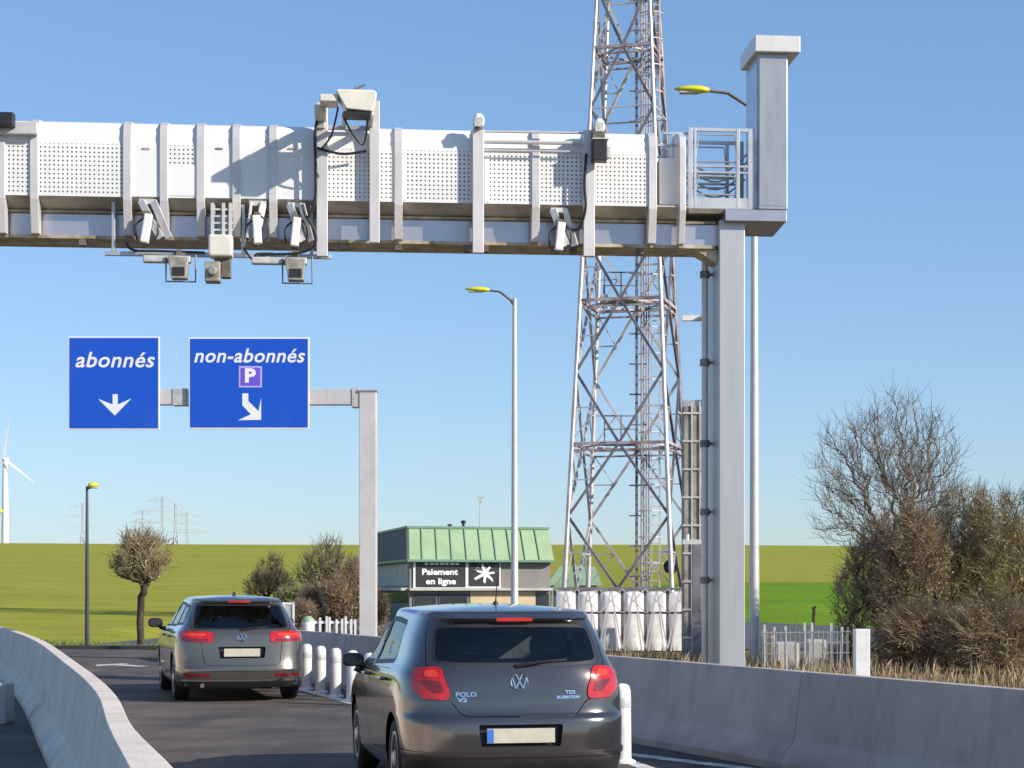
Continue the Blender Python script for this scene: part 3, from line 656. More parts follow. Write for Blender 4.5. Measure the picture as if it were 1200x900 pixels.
# ---------------------------------------------------------------- direction sign on its cantilever post
SZ = 40.0
sp_ = P(431, 742, SZ)
t = thing('sign_post', 'pale steel post with a cantilever arm carrying the two blue signs', 'sign post', (sp_.x, SZ, 0))
m = MB(); a = P(421, 459, SZ); b = P(441, 459, SZ); m.box((a.x, SZ-.02, 0), (b.x, SZ+.34, a.z)); build(m, 'post', M['galv_light'], t, bevel=.012)
m = MB(); m.box((a.x-.02, SZ-.04, a.z+.002), (b.x+.02, SZ+.36, a.z+.04)); build(m, 'cap', M['galv'], t)
m = MB(); a = P(120, 474, SZ); b = P(412, 456, SZ); m.box((a.x, SZ+.02, a.z), (b.x, SZ+.26, b.z)); build(m, 'arm', M['galv_light'], t, bevel=.01)
m = MB(); a = P(412, 477, SZ); b = P(421, 454, SZ); m.box((a.x+.002, SZ-.0, a.z), (b.x-.002, SZ+.30, b.z)); a = P(202, 475, SZ); b = P(219, 455, SZ); m.box((a.x, SZ+.0, a.z), (b.x, SZ+.28, b.z)); build(m, 'coupling', M['device'], t, bevel=.01)
m = MB(); p = P(431, 0, SZ); m.box((p.x-.3, SZ-.15, 0), (p.x+.3, SZ+.45, .04)); build(m, 'foot_plate', M['galv'], t)
def sign(x0, x1, y0, y1, label):
    a = P(x0, y1, SZ); b = P(x1, y0, SZ); t = thing('road_sign', label, 'sign', ((a.x+b.x)/2, SZ, a.z), 0, 'blue direction signs')
    m = MB(); m.box((a.x, SZ-.09, a.z), (b.x, SZ-.05, b.z)); build(m, 'frame', M['sign_white'], t, bevel=.005)
    m = MB(); m.box((a.x+.03, SZ-.096, a.z+.03), (b.x-.03, SZ-.0905, b.z-.03)); build(m, 'face', M['sign_blue'], t)
    m = MB()
    for xx in (lerp(a.x, b.x, .25), lerp(a.x, b.x, .75)): m.box((xx-.04, SZ-.049, a.z+.15), (xx+.04, SZ+.018, b.z-.15))
    build(m, 'bracket', M['galv'], t)
    return t
FR = SZ-.0965
def on_sign(cx, cy):
    c_ = P(cx, cy, FR); return lambda x_, y_, z_: Vector((c_.x+x_, FR-.003-z_, c_.z+y_))
K = FR/FPX
s1 = sign(81, 188, 395, 504, 'square blue sign reading abonnés with a straight down arrow')
s2 = sign(222, 363, 396, 503, 'wide blue sign reading non-abonnés with a P square and slanted arrow')
m = MB(); put_text(m, 'abonnés', .46, on_sign(135, 422.5), width=93*K, shear=.24, offset=.007, spacing=1.06); build(m, 'lettering', M['sign_white'], s1, fixn=False)
m = MB(); put_text(m, 'non-abonnés', .42, on_sign(292.5, 417.5), width=130*K, shear=.24, offset=.007, spacing=1.06); build(m, 'lettering', M['sign_white'], s2, fixn=False)
def shape(pts, cx, cy, name, mt, par, th=.004, lift=0):
    mm = MB(); f0 = lambda x_, y_: P(x_, y_, FR)+Vector((0, -lift-th, 0)); f1 = lambda x_, y_: P(x_, y_, FR)+Vector((0, -lift-.0005, 0))
    mm.prism(pts, f0, f1); return build(mm, name, mt, par)
shape([(132, 462), (138, 462), (138, 474), (154, 467), (134.5, 487), (115, 467.5), (132, 474)], 0, 0, 'arrow', M['sign_white'], s1)
shape([(284, 461), (291, 461), (291, 470), (303, 482), (306, 466), (306, 492), (279, 492.5), (294, 485.5), (284, 475)], 0, 0, 'arrow', M['sign_white'], s2)
shape([(280, 429), (307, 429), (307, 454), (280, 454)], 0, 0, 'parking_square', M['sign_lilac'], s2)
shape([(282, 431), (305, 431), (305, 452), (282, 452)], 0, 0, 'parking_field', M['sign_violet'], s2, .003, .0045)
m = MB(); f_ = on_sign(293.5, 441); put_text(m, 'P', .40, lambda x_, y_, z_: f_(x_, y_, z_)+Vector((0, -.009, 0)), width=13*K, offset=.018); build(m, 'parking_letter', M['sign_white'], s2, fixn=False)

# ---------------------------------------------------------------- street lamps
def lamp(px_pole, Z, ytop, hx0, hx1, hy, label, pr=.075, pole_mat='galv_light', curved=True, hz=None):
    base = P(px_pole, 0, Z); base.z = ground_z(base.x, Z) if Z > 50 else 0
    t = thing('street_lamp', label, 'street lamp', (base.x, Z, base.z), 0, 'street lamps with yellow heads')
    top = P(px_pole, ytop, Z).z
    m = MB(); m.tube([(base.x, Z, base.z-.05), (base.x, Z, lerp(base.z, top, .5)), (base.x, Z, top)], [pr*1.15, pr*.9, pr*.62], 14); build(m, 'pole', M[pole_mat], t, smooth=True)
    s_ = 1 if hx1 > px_pole+1 and hx0 >= px_pole-2 else -1
    a = P(hx0, hy, Z); b = P(hx1, hy, Z); near = b if s_ < 0 else a; far = a if s_ < 0 else b
    m = MB()
    if curved: m.tube([(base.x, Z, top-.25), (base.x+s_*.12, Z, top-.05), (lerp(base.x, near.x, .6), Z, lerp(top, near.z, .6)+.06), (near.x-s_*-.12, Z, near.z)], [.045, .04, .035, .03], 8)
    else: m.tube([(base.x, Z, top-.05), (base.x+s_*.1, Z, top-.04)], .03, 8)
    if len(m.v): build(m, 'arm', M['device_dark'] if curved else M[pole_mat], t, smooth=True)
    L = abs(far.x-near.x); m = MB(); N = 10
    prof = [(0, .02), (.06, .10), (.25, .145), (.5, .15), (.8, .11), (1, .03)]
    n = 12; 
    for fr, r_ in prof:
        for q in range(n):
            th = 2*PI*q/n; zz = math.sin(th)*r_*.55; m.v.append((near.x+s_*L*fr, Z+math.cos(th)*r_, near.z+(zz*1.15 if zz > 0 else zz*.9)+fr*.03))
    for i in range(len(prof)-1):
        for q in range(n): m.f.append((i*n+q, i*n+(q+1) % n, (i+1)*n+(q+1) % n, (i+1)*n+q)); m.m.append(0)
    m.f += [tuple(range(n)), tuple((len(prof)-1)*n+q for q in range(n))[::-1]]; m.m += [0, 0]
    h = build(m, 'lamp_head', M['lamp_yellow'], t, smooth='all')
    m = MB(); m.box((min(lerp(near.x, far.x, .3), lerp(near.x, far.x, .85)), Z-.09, near.z-.068), (max(lerp(near.x, far.x, .3), lerp(near.x, far.x, .85)), Z+.09, near.z-.03)); build(m, 'diffuser', M['device'], h, bevel=.01)
lamp(884, 41, 122, 790, 832, 106, 'tall street lamp behind the gantry column with its yellow head over the railing', .10)
lamp(603, 60, 350, 545, 574, 340, 'tall street lamp in front of the green-roofed building', .11)
lamp(102, 50.6, 570, 103, 116, 569.5, 'short dark street lamp at the far edge of the road left of the round tree', .055, 'wall_dark', False)
lamp(-12, 60, 598, -10, 4, 600, 'street lamp at the left edge with only its yellow tip in view', .06, 'wall_dark', False)
# ---------------------------------------------------------------- cars (lofted skin, every panel cut out of it)
class Skin:
    def __init__(s, p):
        s.p = p; s.w = pchip(p['w']); s.yr = pchip(p['yr']); s.yf = pchip(p['yf']); s.zt = p['zt']; s.Rr = p.get('Rr', .07)
        s.D = p.get('D', .75); s.Df = .75; s.n = p.get('n', 5.0); s.L = p['L']
        s.uB = 1.3; s.uC = 1.3+(s.L-1.5); s.uE = s.uC+1.2; s.v1 = s.zt+s.Rr*1.35; s.v2 = s.v1+.6
    def at(s, u, v):
        sg = -1 if u < 0 else 1; u = min(abs(u), s.uE); Rr = s.Rr; q = 0; ins = 0; z = v
        if v > s.zt:
            ph = (min(v, s.v1)-s.zt)/Rr; ins = Rr*(1-math.cos(ph)); z = s.zt+Rr*.8*math.sin(ph)
            if v > s.v1: q = (v-s.v1)/.6; z += .035*(1-(1-q)**2)
        zz = min(v, s.zt)
        W = (s.w(zz)-ins)*(1-q); yr = s.yr(zz)+ins+.5*q; yf = s.yf(zz)-ins-.5*q
        D = min(s.D, (yf-yr)*.4); Df = min(s.Df, (yf-yr)*.4); n = s.n
        def se(f):
            ph = f*PI/2; a, b = math.sin(ph), math.cos(ph); r = (a**n+b**n)**(-1/n); return a*r, b*r
        cr = .035
        if u <= s.uB: a, b = se(u/s.uB); x = W*a; y = yr+D*(1-b)+cr*a*a
        elif u <= s.uC: t = (u-s.uB)/(s.uC-s.uB); x = W; y = lerp(yr+D+cr, yf-Df, t)
        else: a, b = se((u-s.uC)/(s.uE-s.uC)); x = W*b; y = yf-Df+Df*a
        ym = s.L/2; x *= 1-.035*((y-ym)/ym)**2
        if v > 1.0: z -= s.p.get('drop', .03)*sst((v-1.0)/.35)*((y-ym*.95)/ym)**2
        # shoulder crease along the side
        return Vector((sg*x, y, z))
    def nrm(s, u, v):
        e = .004; ua = abs(u)
        if v > s.v2-.02: return Vector((0, 0, 1))
        a = s.at(ua+e, v)-s.at(max(ua-e, 0), v); b = s.at(ua, v+e)-s.at(ua, max(v-e, 0))
        nn = a.cross(b)
        if nn.length < 1e-9: return Vector((0, 0, 1))
        nn.normalize()
        if ua < 1e-5: nn.x = 0; nn.normalize()
        if u < 0: nn.x = -nn.x
        return nn
    def r(s, x, z):
        lo, hi = 0, s.uB
        if x <= 0: return (0., z)
        for _ in range(30):
            m_ = (lo+hi)/2
            if s.at(m_, z).x < x: lo = m_
            else: hi = m_
        return (lo, z)
    def sd(s, y, z):
        lo, hi = 0, s.uE
        for _ in range(32):
            m_ = (lo+hi)/2
            if s.at(m_, z).y < y: lo = m_
            else: hi = m_
        return (lo, z)
def area(p): return sum(a[0]*b[1]-b[0]*a[1] for a, b in zip(p, p[1:]+p[:1]))/2
def shrink(poly, d):
    if area(poly) < 0: poly = poly[::-1]
    n = len(poly); out = []
    for i in range(n):
        a, b, c = Vector(poly[i-1]), Vector(poly[i]), Vector(poly[(i+1) % n])
        e1 = (b-a).normalized(); e2 = (c-b).normalized(); n1 = Vector((-e1.y, e1.x)); n2 = Vector((-e2.y, e2.x)); m_ = (n1+n2)
        if m_.length < 1e-6: m_ = n1
        m_.normalize(); k_ = d/max(.5, m_.dot(n1)); q = b+m_*k_
        if poly[i][0] < 1e-6: q.x = 0.
        out.append((q.x, q.y))
    return out
def dens(poly, st=.035):
    out = []
    for a, b in zip(poly, poly[1:]+poly[:1]):
        L = math.hypot(b[0]-a[0], b[1]-a[1]); k_ = max(1, int(math.ceil(L/st)))
        out += [(lerp(a[0], b[0], i/k_), lerp(a[1], b[1], i/k_)) for i in range(k_)]
    return out
def rnd(poly, r=.03, n=4, skip=()):      # round polygon corners
    out = []; N = len(poly)
    for i in range(N):
        a, b, c = Vector(poly[i-1]), Vector(poly[i]), Vector(poly[(i+1) % N])
        if i in skip or poly[i][0] < 1e-6: out.append(tuple(b)); continue
        l1, l2 = (a-b).length, (c-b).length; q = min(r, l1*.45, l2*.45)
        p0 = b+(a-b).normalized()*q; p1 = b+(c-b).normalized()*q
        for k_ in range(n+1): t = k_/n; out.append(tuple((1-t)**2*p0+2*t*(1-t)*b+t*t*p1))
    return out
def inpoly(p, poly):
    x, y = p; c = False; n = len(poly)
    for i in range(n):
        x0, y0 = poly[i-1]; x1, y1 = poly[i]
        if (y0 > y) != (y1 > y) and x < (x1-x0)*(y-y0)/(y1-y0)+x0: c = not c
    return c
def panel(sk, outer, holes=(), off=0.0, sides=(1, -1), res=.045, rim=.0, rimhole=False):
    outer = dens(outer, res*.7); holes = [dens(h, res*.7) for h in holes]
    pts = []; edges = []
    for lp in [outer]+holes:
        o = len(pts); pts += lp; edges += [(o+i, o+(i+1) % len(lp)) for i in range(len(lp))]
    bp = list(pts)
    x0 = min(p[0] for p in outer); x1 = max(p[0] for p in outer); y0 = min(p[1] for p in outer); y1 = max(p[1] for p in outer)
    nx = max(1, int((x1-x0)/res)); ny = max(1, int((y1-y0)/res)); dd = (res*.4)**2
    cells = {}
    for b in bp: cells.setdefault((int(b[0]/res), int(b[1]/res)), []).append(b)
    for i in range(nx+1):
        for j in range(ny+1):
            p = (x0+(x1-x0)*(i+.02)/(nx+.04), y0+(y1-y0)*(j+.02)/(ny+.04))
            if not inpoly(p, outer) or any(inpoly(p, h) for h in holes): continue
            ci, cj = int(p[0]/res), int(p[1]/res)
            if any((p[0]-b[0])**2+(p[1]-b[1])**2 < dd for a in (-1, 0, 1) for c in (-1, 0, 1) for b in cells.get((ci+a, cj+c), ())): continue
            pts.append(p)
    vs, es, fs, ov, oe, of = delaunay_2d_cdt([Vector(p) for p in pts], edges, [], 0, 1e-6)
    keep = []
    for f in fs:
        c = sum((vs[i] for i in f), Vector((0, 0)))/len(f)
        if inpoly(c, outer) and not any(inpoly(c, h) for h in holes): keep.append(f)
    return emit(sk, vs, keep, sides, off, rim)
def pbuild(mb, name, mats, parent, thick=0):
    if not isinstance(mats, (list, tuple)): mats = [mats]
    if 1 in mb.m and len(mats) < 2: mats = [mats[0], M['dark']]
    o = build(mb, name, mats, parent, local=True, smooth='all', fixn=False)
    me = o.data
    if mb.n and len(mb.n) == len(me.vertices): me.normals_split_custom_set_from_vertices(mb.n)
    return o
def mirror_x(poly): return poly

def wheel(parent, x, y, r, wd, side, name='wheel'):
    mb = MB(); s_ = side
    tr = r; rr = r*.66
    prof = [(rr, -wd/2+.01), (rr+.03, -wd/2), (tr-.03, -wd/2), (tr-.006, -wd/2+.02), (tr, -wd*.25), (tr, wd*.25), (tr-.006, wd/2-.02), (tr-.03, wd/2), (rr+.03, wd/2), (rr, wd/2-.01)]
    mb.lathe(prof, (x, y, r), 'x', 40); ty = build(mb, name, M['black_rubber'], parent, local=True, smooth=True)
    mb = MB(); o = x+s_*(wd/2-.035)
    mb.lathe([(rr+.004, -s_*.05), (rr+.004, s_*.028), (rr-.012, s_*.03), (rr-.03, s_*.0)], (o, y, r), 'x', 36)
    for k_ in range(7):
        a = 2*PI*k_/7; d = Vector((0, math.cos(a), math.sin(a))); q = Vector((0, -math.sin(a), math.cos(a))); c_ = Vector((o, y, r))
        p0 = c_+d*.03; p1 = c_+d*(rr-.015); X = Vector((s_, 0, 0))
        mb.add([p0-q*.028+X*.028, p0+q*.028+X*.028, p1+q*.042+X*.012, p1-q*.042+X*.012, p0-q*.028-X*.01, p0+q*.028-X*.01, p1+q*.042-X*.02, p1-q*.042-X*.02], [(0, 1, 2, 3), (7, 6, 5, 4), (0, 4, 5, 1), (1, 5, 6, 2), (2, 6, 7, 3), (3, 7, 4, 0)])
    mb.lathe([(.055, 0), (.055, s_*.035), (.03, s_*.045), (.0, s_*.045)], (o, y, r), 'x', 20)
    build(mb, 'rim', M['galv_light'], ty, local=True, smooth=True)
    mb = MB(); mb.lathe([(rr-.02, 0), (rr-.02, -s_*.01), (.0, -s_*.01)], (o-s_*.05, y, r), 'x', 30); build(mb, 'brake_disc', M['dark'], ty, local=True)
    return ty

def emblem(par, sk, z, r):
    c = sk.at(0, z); nn = sk.nrm(0, z); up = Vector((0, 0, 1)); up = (up-nn*up.dot(nn)).normalized(); rt = up.cross(nn)*1.0
    rt = Vector((1, 0, 0))
    def T(a, b, h): return c+rt*a+up*b+nn*h
    mb = MB(); n = 40; vs = []
    for rr, h in ((r, .001), (r, .008), (r*.93, .012), (r*.84, .008), (r*.84, .002)):
        vs += [T(math.cos(2*PI*k_/n)*rr, math.sin(2*PI*k_/n)*rr, h) for k_ in range(n)]
    mb.add(vs, [(i*n+k_, i*n+(k_+1) % n, (i+1)*n+(k_+1) % n, (i+1)*n+k_) for i in range(4) for k_ in range(n)])
    def stroke(p, q, wd=.105):
        p = Vector(p); q = Vector(q); d = (q-p).normalized(); m_ = Vector((-d.y, d.x))*wd*.5
        pts = [p-m_, p+m_, q+m_, q-m_]
        mb.add([T(a.x*r, a.y*r, .010) for a in pts]+[T(a.x*r, a.y*r, .002) for a in pts], [(0, 1, 2, 3), (0, 4, 5, 1), (1, 5, 6, 2), (2, 6, 7, 3), (3, 7, 4, 0)])
    for a, b in (((-.34, .80), (0, .08)), ((.34, .80), (0, .08)), ((-.78, .42), (-.40, -.76)), ((.78, .42), (.40, -.76)), ((-.40, -.76), (0, .02)), ((.40, -.76), (0, .02))): stroke(a, b, .15)
    e = build(mb, 'emblem', M['chrome'], par, local=True)
    mb = MB(); mb.add([T(math.cos(2*PI*k_/n)*r*.86, math.sin(2*PI*k_/n)*r*.86, .003) for k_ in range(n)], [tuple(range(n))]); build(mb, 'emblem_field', M['dark'], e, local=True)
def rear_text(mb, sk, body, x, z, width, size, off=.002):
    def fn(a, b, c): 
        u = sk.r(abs(x+a), z)[0]; u = u if x+a >= 0 else -u
        p_ = sk.at(u, z+b); return p_+sk.nrm(u, z+b)*(off+c+.002)
    put_text(mb, body, size, fn, width=width, offset=.0015)

def make_car(pr):
    p = pr; sk = Skin(p); root = thing(p['name'], p['label'], 'car', p['loc'], p['rz'])
    WL[root.name] = Vector((0, 0, 0)); r_, s_ = sk.r, sk.sd; paint = M[p['paint']]
    zb = p['z0']; L = p['L']
    # --- cut lines, half domain (u >= 0)
    tg = [(0, p['tg_z0'])]+[r_(x, z) for x, z in p['tg']]+[(0, p['tg_z1'])]
    tg = rnd(tg, .045, skip=(0, len(tg)-1))
    rw = [(0, p['rw_z0'])]+[r_(x, z) for x, z in p['rw']]+[(0, p['rw_z1'])]
    rw = rnd(rw, .06, skip=(0, len(rw)-1))
    lamp_ = [r_(x, z) if k_ == 'r' else s_(x, z) for k_, x, z in p['lamp']]; lamp_ = rnd(lamp_, .03)
    circ = lambda cy, cz, rad: [s_(cy+rad*math.cos(2*PI*k_/36), max(zb-.0, cz+rad*math.sin(2*PI*k_/36))) for k_ in range(36)]
    def archpoly(cy):
        rad = p['wr']+.045; cz = p['wr']; pts = []
        a0 = math.asin(clamp((zb-.001-cz)/rad, -1, 1))
        for k_ in range(31):
            a = lerp(a0, PI-a0, k_/30); pts.append(s_(cy+rad*math.cos(a), cz+rad*math.sin(a)))
        lo = zb-.03
        return pts+[(pts[-1][0], lo), (pts[0][0], lo)]
    archR, archF = archpoly(p['ra']), archpoly(p['fa'])
    wins = [rnd([s_(y, z) for y, z in w_], .035) for w_ in p['wins']]
    doors = [rnd([s_(y, z) for y, z in d_], .04) for d_ in p['doors']]
    wsc = [(sk.uE-.8, p['wscreen'][0][1]), (sk.uE-.0005, p['wscreen'][0][1]), (sk.uE-.0005, p['wscreen'][1][1]), (sk.uE-.8, p['wscreen'][1][1])]
    bu = [(0, zb), r_(.3, zb)]
    bump_top = p['bump_z']
    # bumper is the skin under bump_top as far as the rear arch
    arch_y = p['ra']-p['wr']-.045
    bpoly = [(0, zb)]+[(sk.uB*t/10, zb) for t in range(1, 10)]+[s_(arch_y-.012, zb), s_(arch_y-.03, p['wr']+.06), s_(arch_y-.07, bump_top-.06)]+[s_(y, z) if k_ == 's' else r_(y, z) for k_, y, z in p['bump_edge']]+[(0, p['bump_c'])]
    uE = sk.uE
    outer = [(0, zb), (uE, zb), (uE, sk.v2), (0, sk.v2)]
    # arches reach below the outline: clip by building the outer with the arch as notches
    def notch(poly_): return [q for q in poly_ if q[1] >= zb]
    aR = [q for q in archR[:-2]][::-1]; aF = [q for q in archF[:-2]][::-1]
    for a_ in (aR, aF):
        a_[0] = (a_[0][0], zb); a_[-1] = (a_[-1][0], zb)
    outer = [(bpoly[10][0], zb)]+aR+aF+[(uE, zb), (uE, sk.v2), (0, sk.v2), (0, p['bump_c'])]+bpoly[::-1][1:-11]
    outer = [q for i, q in enumerate(outer) if i == 0 or (abs(q[0]-outer[i-1][0])+abs(q[1]-outer[i-1][1])) > 1e-4]
    holes = [shrink(tg, -.006), shrink(lamp_, -.003)]+[shrink(d_, -.005) for d_ in doors]+wins+[wsc]
    # tailgate reaches down into the bumper zone: cut it off the centre line; its polygon is subtracted by test
    body = panel_cut(sk, outer, holes, rim=.02)
    pbuild(body, 'body', [paint, M['dark']], root)
    bm_ = panel_cut(sk, bpoly, [shrink(tg, -.006), shrink(lamp_, -.003)]+([plate_poly(sk, p)] if p['plate_in'] == 'bumper' else []), rim=.02, off=.0015)
    bo = pbuild(bm_, 'bumper', [paint, M['dark']], root)
    tgo = pbuild(panel_cut(sk, shrink(tg, .0), [rw, shrink(lamp_, -.003)]+([plate_poly(sk, p)] if p['plate_in'] == 'tailgate' else []), rim=.02), 'tailgate', [paint, M['dark']], root)
    # glass and its black border
    rg = pbuild(panel(sk, rw, off=-.003), 'rear_window', M['glass'], tgo)
    pbuild(panel(sk, shrink(rw, -.002), [shrink(rw, .022)], off=-.0015, res=.03), 'window_seal', M['dark'], rg)
    for d_ in doors:
        for sg in (1, -1):
            do = pbuild(panel(sk, d_, sides=(sg,), rim=.02), 'door', [paint, M['dark']], root)
            yc = min(sk.at(*q).y for q in d_)+.13; q = s_(yc, p['handle_z']); c_ = sk.at(q[0]*sg, q[1]); nn = sk.nrm(q[0]*sg, q[1])
            mb = MB(); mb.tube([c_+nn*.0+Vector((0, -.09, 0)), c_+nn*.035+Vector((0, -.07, 0)), c_+nn*.04+Vector((0, .05, 0)), c_+nn*.0+Vector((0, .09, 0))], [.012, .014, .014, .012], 8); build(mb, 'handle', paint, do, local=True, smooth=True)
    for w_ in wins:
        for sg in (1, -1):
            wo = pbuild(panel(sk, w_, sides=(sg,), off=-.004), 'side_window', M['glass'], root)
            pbuild(panel(sk, shrink(w_, -.022), [shrink(w_, .014)], sides=(sg,), off=.001, res=.03), 'seal', M['dark'], wo)
    # windscreen is part of the far front; dark patch plus glass
    pbuild(panel(sk, wsc, off=-.002), 'windscreen', M['glass'], root)
    # lamps
    for sg in (1, -1):
        lo = pbuild(panel(sk, lamp_, sides=(sg,), off=.010, rim=.03), 'tail_lamp', [M['lens_red'], M['lens_dark']], root)
        for bd, mt_, nm in p['lamp_bands']:
            pp_ = [r_(x, z) if k_ == 'r' else s_(x, z) for k_, x, z in bd]
            pbuild(panel(sk, rnd(pp_, .02), sides=(sg,), off=.0125, res=.03), nm, M[mt_], lo)
    # bumper crease and lower dark valance
    for (z0, z1, o0, mt_, nm) in p['strips']:
        pts = [(0, z0)]+[(sk.uB*1.02*t/14, z0+p.get('strip_rise', 0)*(t/14)**3) for t in range(1, 15)]; top = [(a, z1+p.get('strip_rise', 0)*(t/14)**3) for t, (a, b) in enumerate(pts)][::-1]
        um = s_(arch_y-.03, .4)[0]; pts = [(min(a, um), b) for a, b in pts]; top = [(min(a, um), b) for a, b in top]
        dd_ = []; 
        for q in pts+top:
            if not dd_ or abs(q[0]-dd_[-1][0])+abs(q[1]-dd_[-1][1]) > 1e-4: dd_.append(q)
        pbuild(panel(sk, dd_, off=o0, rim=o0, res=.04), nm, [M[mt_] if mt_ != 'paint' else paint, M['dark']], bo)
    for bd, nm, mt_ in p.get('reflectors', []):
        for sg in (1, -1): pbuild(panel(sk, rnd([r_(x, z) for x, z in bd], .012), sides=(sg,), off=.008, rim=.008), nm, M[mt_], bo)
    # plate recess, plate, blue strip
    pw, ph, pz = p['plate']
    par = bo if p['plate_in'] == 'bumper' else tgo
    yy_ = sk.at(0, pz).y
    mb = MB(); rw_, rh_ = p['recess']; 
    rx0, rx1, rz0, rz1 = -rw_/2, rw_/2, pz-rh_/2, pz+rh_/2; d0 = -.005; d1 = .06
    ya = lambda z: sk.at(0, z).y
    mb.add([(rx0, ya(rz0)+.0, rz0), (rx1, ya(rz0), rz0), (rx1, ya(rz1), rz1), (rx0, ya(rz1), rz1), (rx0+.02, yy_+d1, rz0+.015), (rx1-.02, yy_+d1, rz0+.015), (rx1-.02, yy_+d1, rz1-.015), (rx0+.02, yy_+d1, rz1-.015)], [(0, 1, 5, 4), (1, 2, 6, 5), (2, 3, 7, 6), (3, 0, 4, 7), (4, 5, 6, 7)])
    # follow the crowned skin at the recess ends
    e_ = sk.at(sk.r(rw_/2, pz)[0], pz).y-yy_
    mb.v = [(a, b+(e_ if i in (0, 1, 2, 3) else 0), c) for i, (a, b, c) in enumerate(mb.v)]
    rc = build(mb, 'plate_recess', M['dark'], par, local=True, fixn=False)
    mb = MB(); mb.box((-pw/2, yy_+.012, pz-ph/2), (pw/2, yy_+.020, pz+ph/2), rot=Matrix.Rotation(R(p.get('plate_tilt', 4)), 3, 'X')); po = build(mb, 'number_plate', M['plate'], rc, local=True, bevel=.002)
    if p.get('plate_blue', True):
        mb = MB(); mb.box((-pw/2+.003, yy_+.0095, pz-ph/2+.004), (-pw/2+.05, yy_+.0115, pz+ph/2-.004), rot=Matrix.Rotation(R(p.get('plate_tilt', 4)), 3, 'X'), c=(0, yy_+.016, pz)); build(mb, 'country_strip', M['plate_blue'], rc, local=True)
    emblem(tgo, sk, p['logo_z'], p['logo_r'])
    mb = MB()
    for body_, x, z, wd_, sz in p['badges']: rear_text(mb, sk, body_, x, z, wd_, sz)
    if mb.v: build(mb, 'badge_lettering', M['chrome'], tgo, local=True, fixn=False)
    # spoiler with third brake light
    zt = p['rw_z1']+.012; sw = p['spoiler_w']; mb = MB(); n = 14; pts = []
    for i in range(n+1):
        x = lerp(-sw, sw, i/n); u = sk.r(abs(x), zt)[0]; b_ = sk.at(u, zt); b2 = sk.at(u, sk.zt+sk.Rr*.9); yl = ya(zt)-p['spoiler_out']*(1-abs(x/sw)**5)+(b_.y-ya(zt))*abs(x/sw)**2
        pts.append([(x, b_.y+.03, b_.z-.004), (x, yl+.012, b_.z+.012), (x, yl, b_.z+.028), (x, yl+.03, b_.z+.044), (x, b2.y+.02, b2.z+.002)])
    for row_ in pts: mb.v += row_
    for i in range(n):
        for k_ in range(4): a = i*5+k_; mb.f.append((a, a+1, a+6, a+5)); mb.m.append(0)
    mb.f += [(0, 1, 2, 3, 4), tuple(n*5+k_ for k_ in range(5))[::-1]]; mb.m += [0, 0]
    sp = build(mb, 'spoiler', paint, tgo, local=True, smooth=True)
    mb = MB(); lw = p['brake_w']; q = pts[n//2]; yl = q[2][1]
    mb.prism([(-lw/2, -.013), (lw/2, -.013), (lw/2+.01, .004), (lw/2-.02, .013), (-lw/2+.02, .013), (-lw/2-.01, .004)], lambda a, b: Vector((a, yl-.006, q[2][2]+b-.006)), lambda a, b: Vector((a, yl+.02, q[2][2]+b-.006))); build(mb, 'brake_light', M['lens_red'], sp, local=True)
    # wiper
    za = p['rw_z0']; mb = MB(); c0 = sk.at(0, za-.005)+sk.nrm(0, za)*.012; c1_ = sk.r(.30, za+.035); c1 = sk.at(*c1_)+sk.nrm(*c1_)*.018
    mb.tube([c0+Vector((-.02, 0, 0)), c0+Vector((.1, -.008, .018)), c1], [.016, .010, .006], 6); c2 = sk.at(*sk.r(.05, za+.018))+Vector((0, -.014, 0)); mb.bar(c2, c1+Vector((.06, 0, .0)), .008, .014); build(mb, 'wiper', M['dark'], rg, local=True, smooth=True)
    # antenna
    mb = MB(); ay = p['ant_y']; az = sk.at(sk.uB*.0, sk.v2).z; az = sk.at(sk.sd(ay, sk.v2-.05)[0] if False else 0, sk.v2).z
    if p['antenna'] == 'rod': mb.lathe([(.022, 0), (.02, .02), (.008, .035)], (0, ay, az-.005), n=12); mb.tube([(0, ay, az+.02), (0, ay-.07, az+.20)], [.005, .003], 6)
    else: mb.prism([(ay-.09, 0), (ay+.1, 0), (ay-.03, .055), (ay-.07, .06)], lambda a, b: Vector((-.018, a, az-.008+b)), lambda a, b: Vector((.018, a, az-.008+b)))
    build(mb, 'antenna', M['dark'], root, local=True, smooth=True)
    # mirrors
    for sg in (1, -1):
        q = s_(p['mir_y'], p['mir_z']-.06); b_ = sk.at(q[0]*sg, q[1]); mb = MB()
        ctr = Vector((sg*(abs(b_.x)+p.get('mir_off', .13)), p['mir_y']-.02, p['mir_z']+.03)); vs = []; n = 14
        for rr, yy2 in ((.82, -.055), (.97, -.04), (1.0, 0.), (.85, .05), (.45, .085), (.05, .095)):
            for k_ in range(n):
                a = 2*PI*k_/n; ca, sa = math.cos(a), math.sin(a); e1 = abs(ca)**.7*(1 if ca > 0 else -1); e2 = abs(sa)**.7*(1 if sa > 0 else -1)
                vs.append(ctr+Vector((e1*.115*rr*p.get('mir_s', 1), yy2, e2*.072*rr*p.get('mir_s', 1))))
        mb.add(vs, [(i*n+k_, i*n+(k_+1) % n, (i+1)*n+(k_+1) % n, (i+1)*n+k_) for i in range(5) for k_ in range(n)]+[tuple(range(n))[::-1]])
        mo = build(mb, 'door_mirror', paint if p['mir_paint'] else M['dark'], root, local=True, smooth=True)
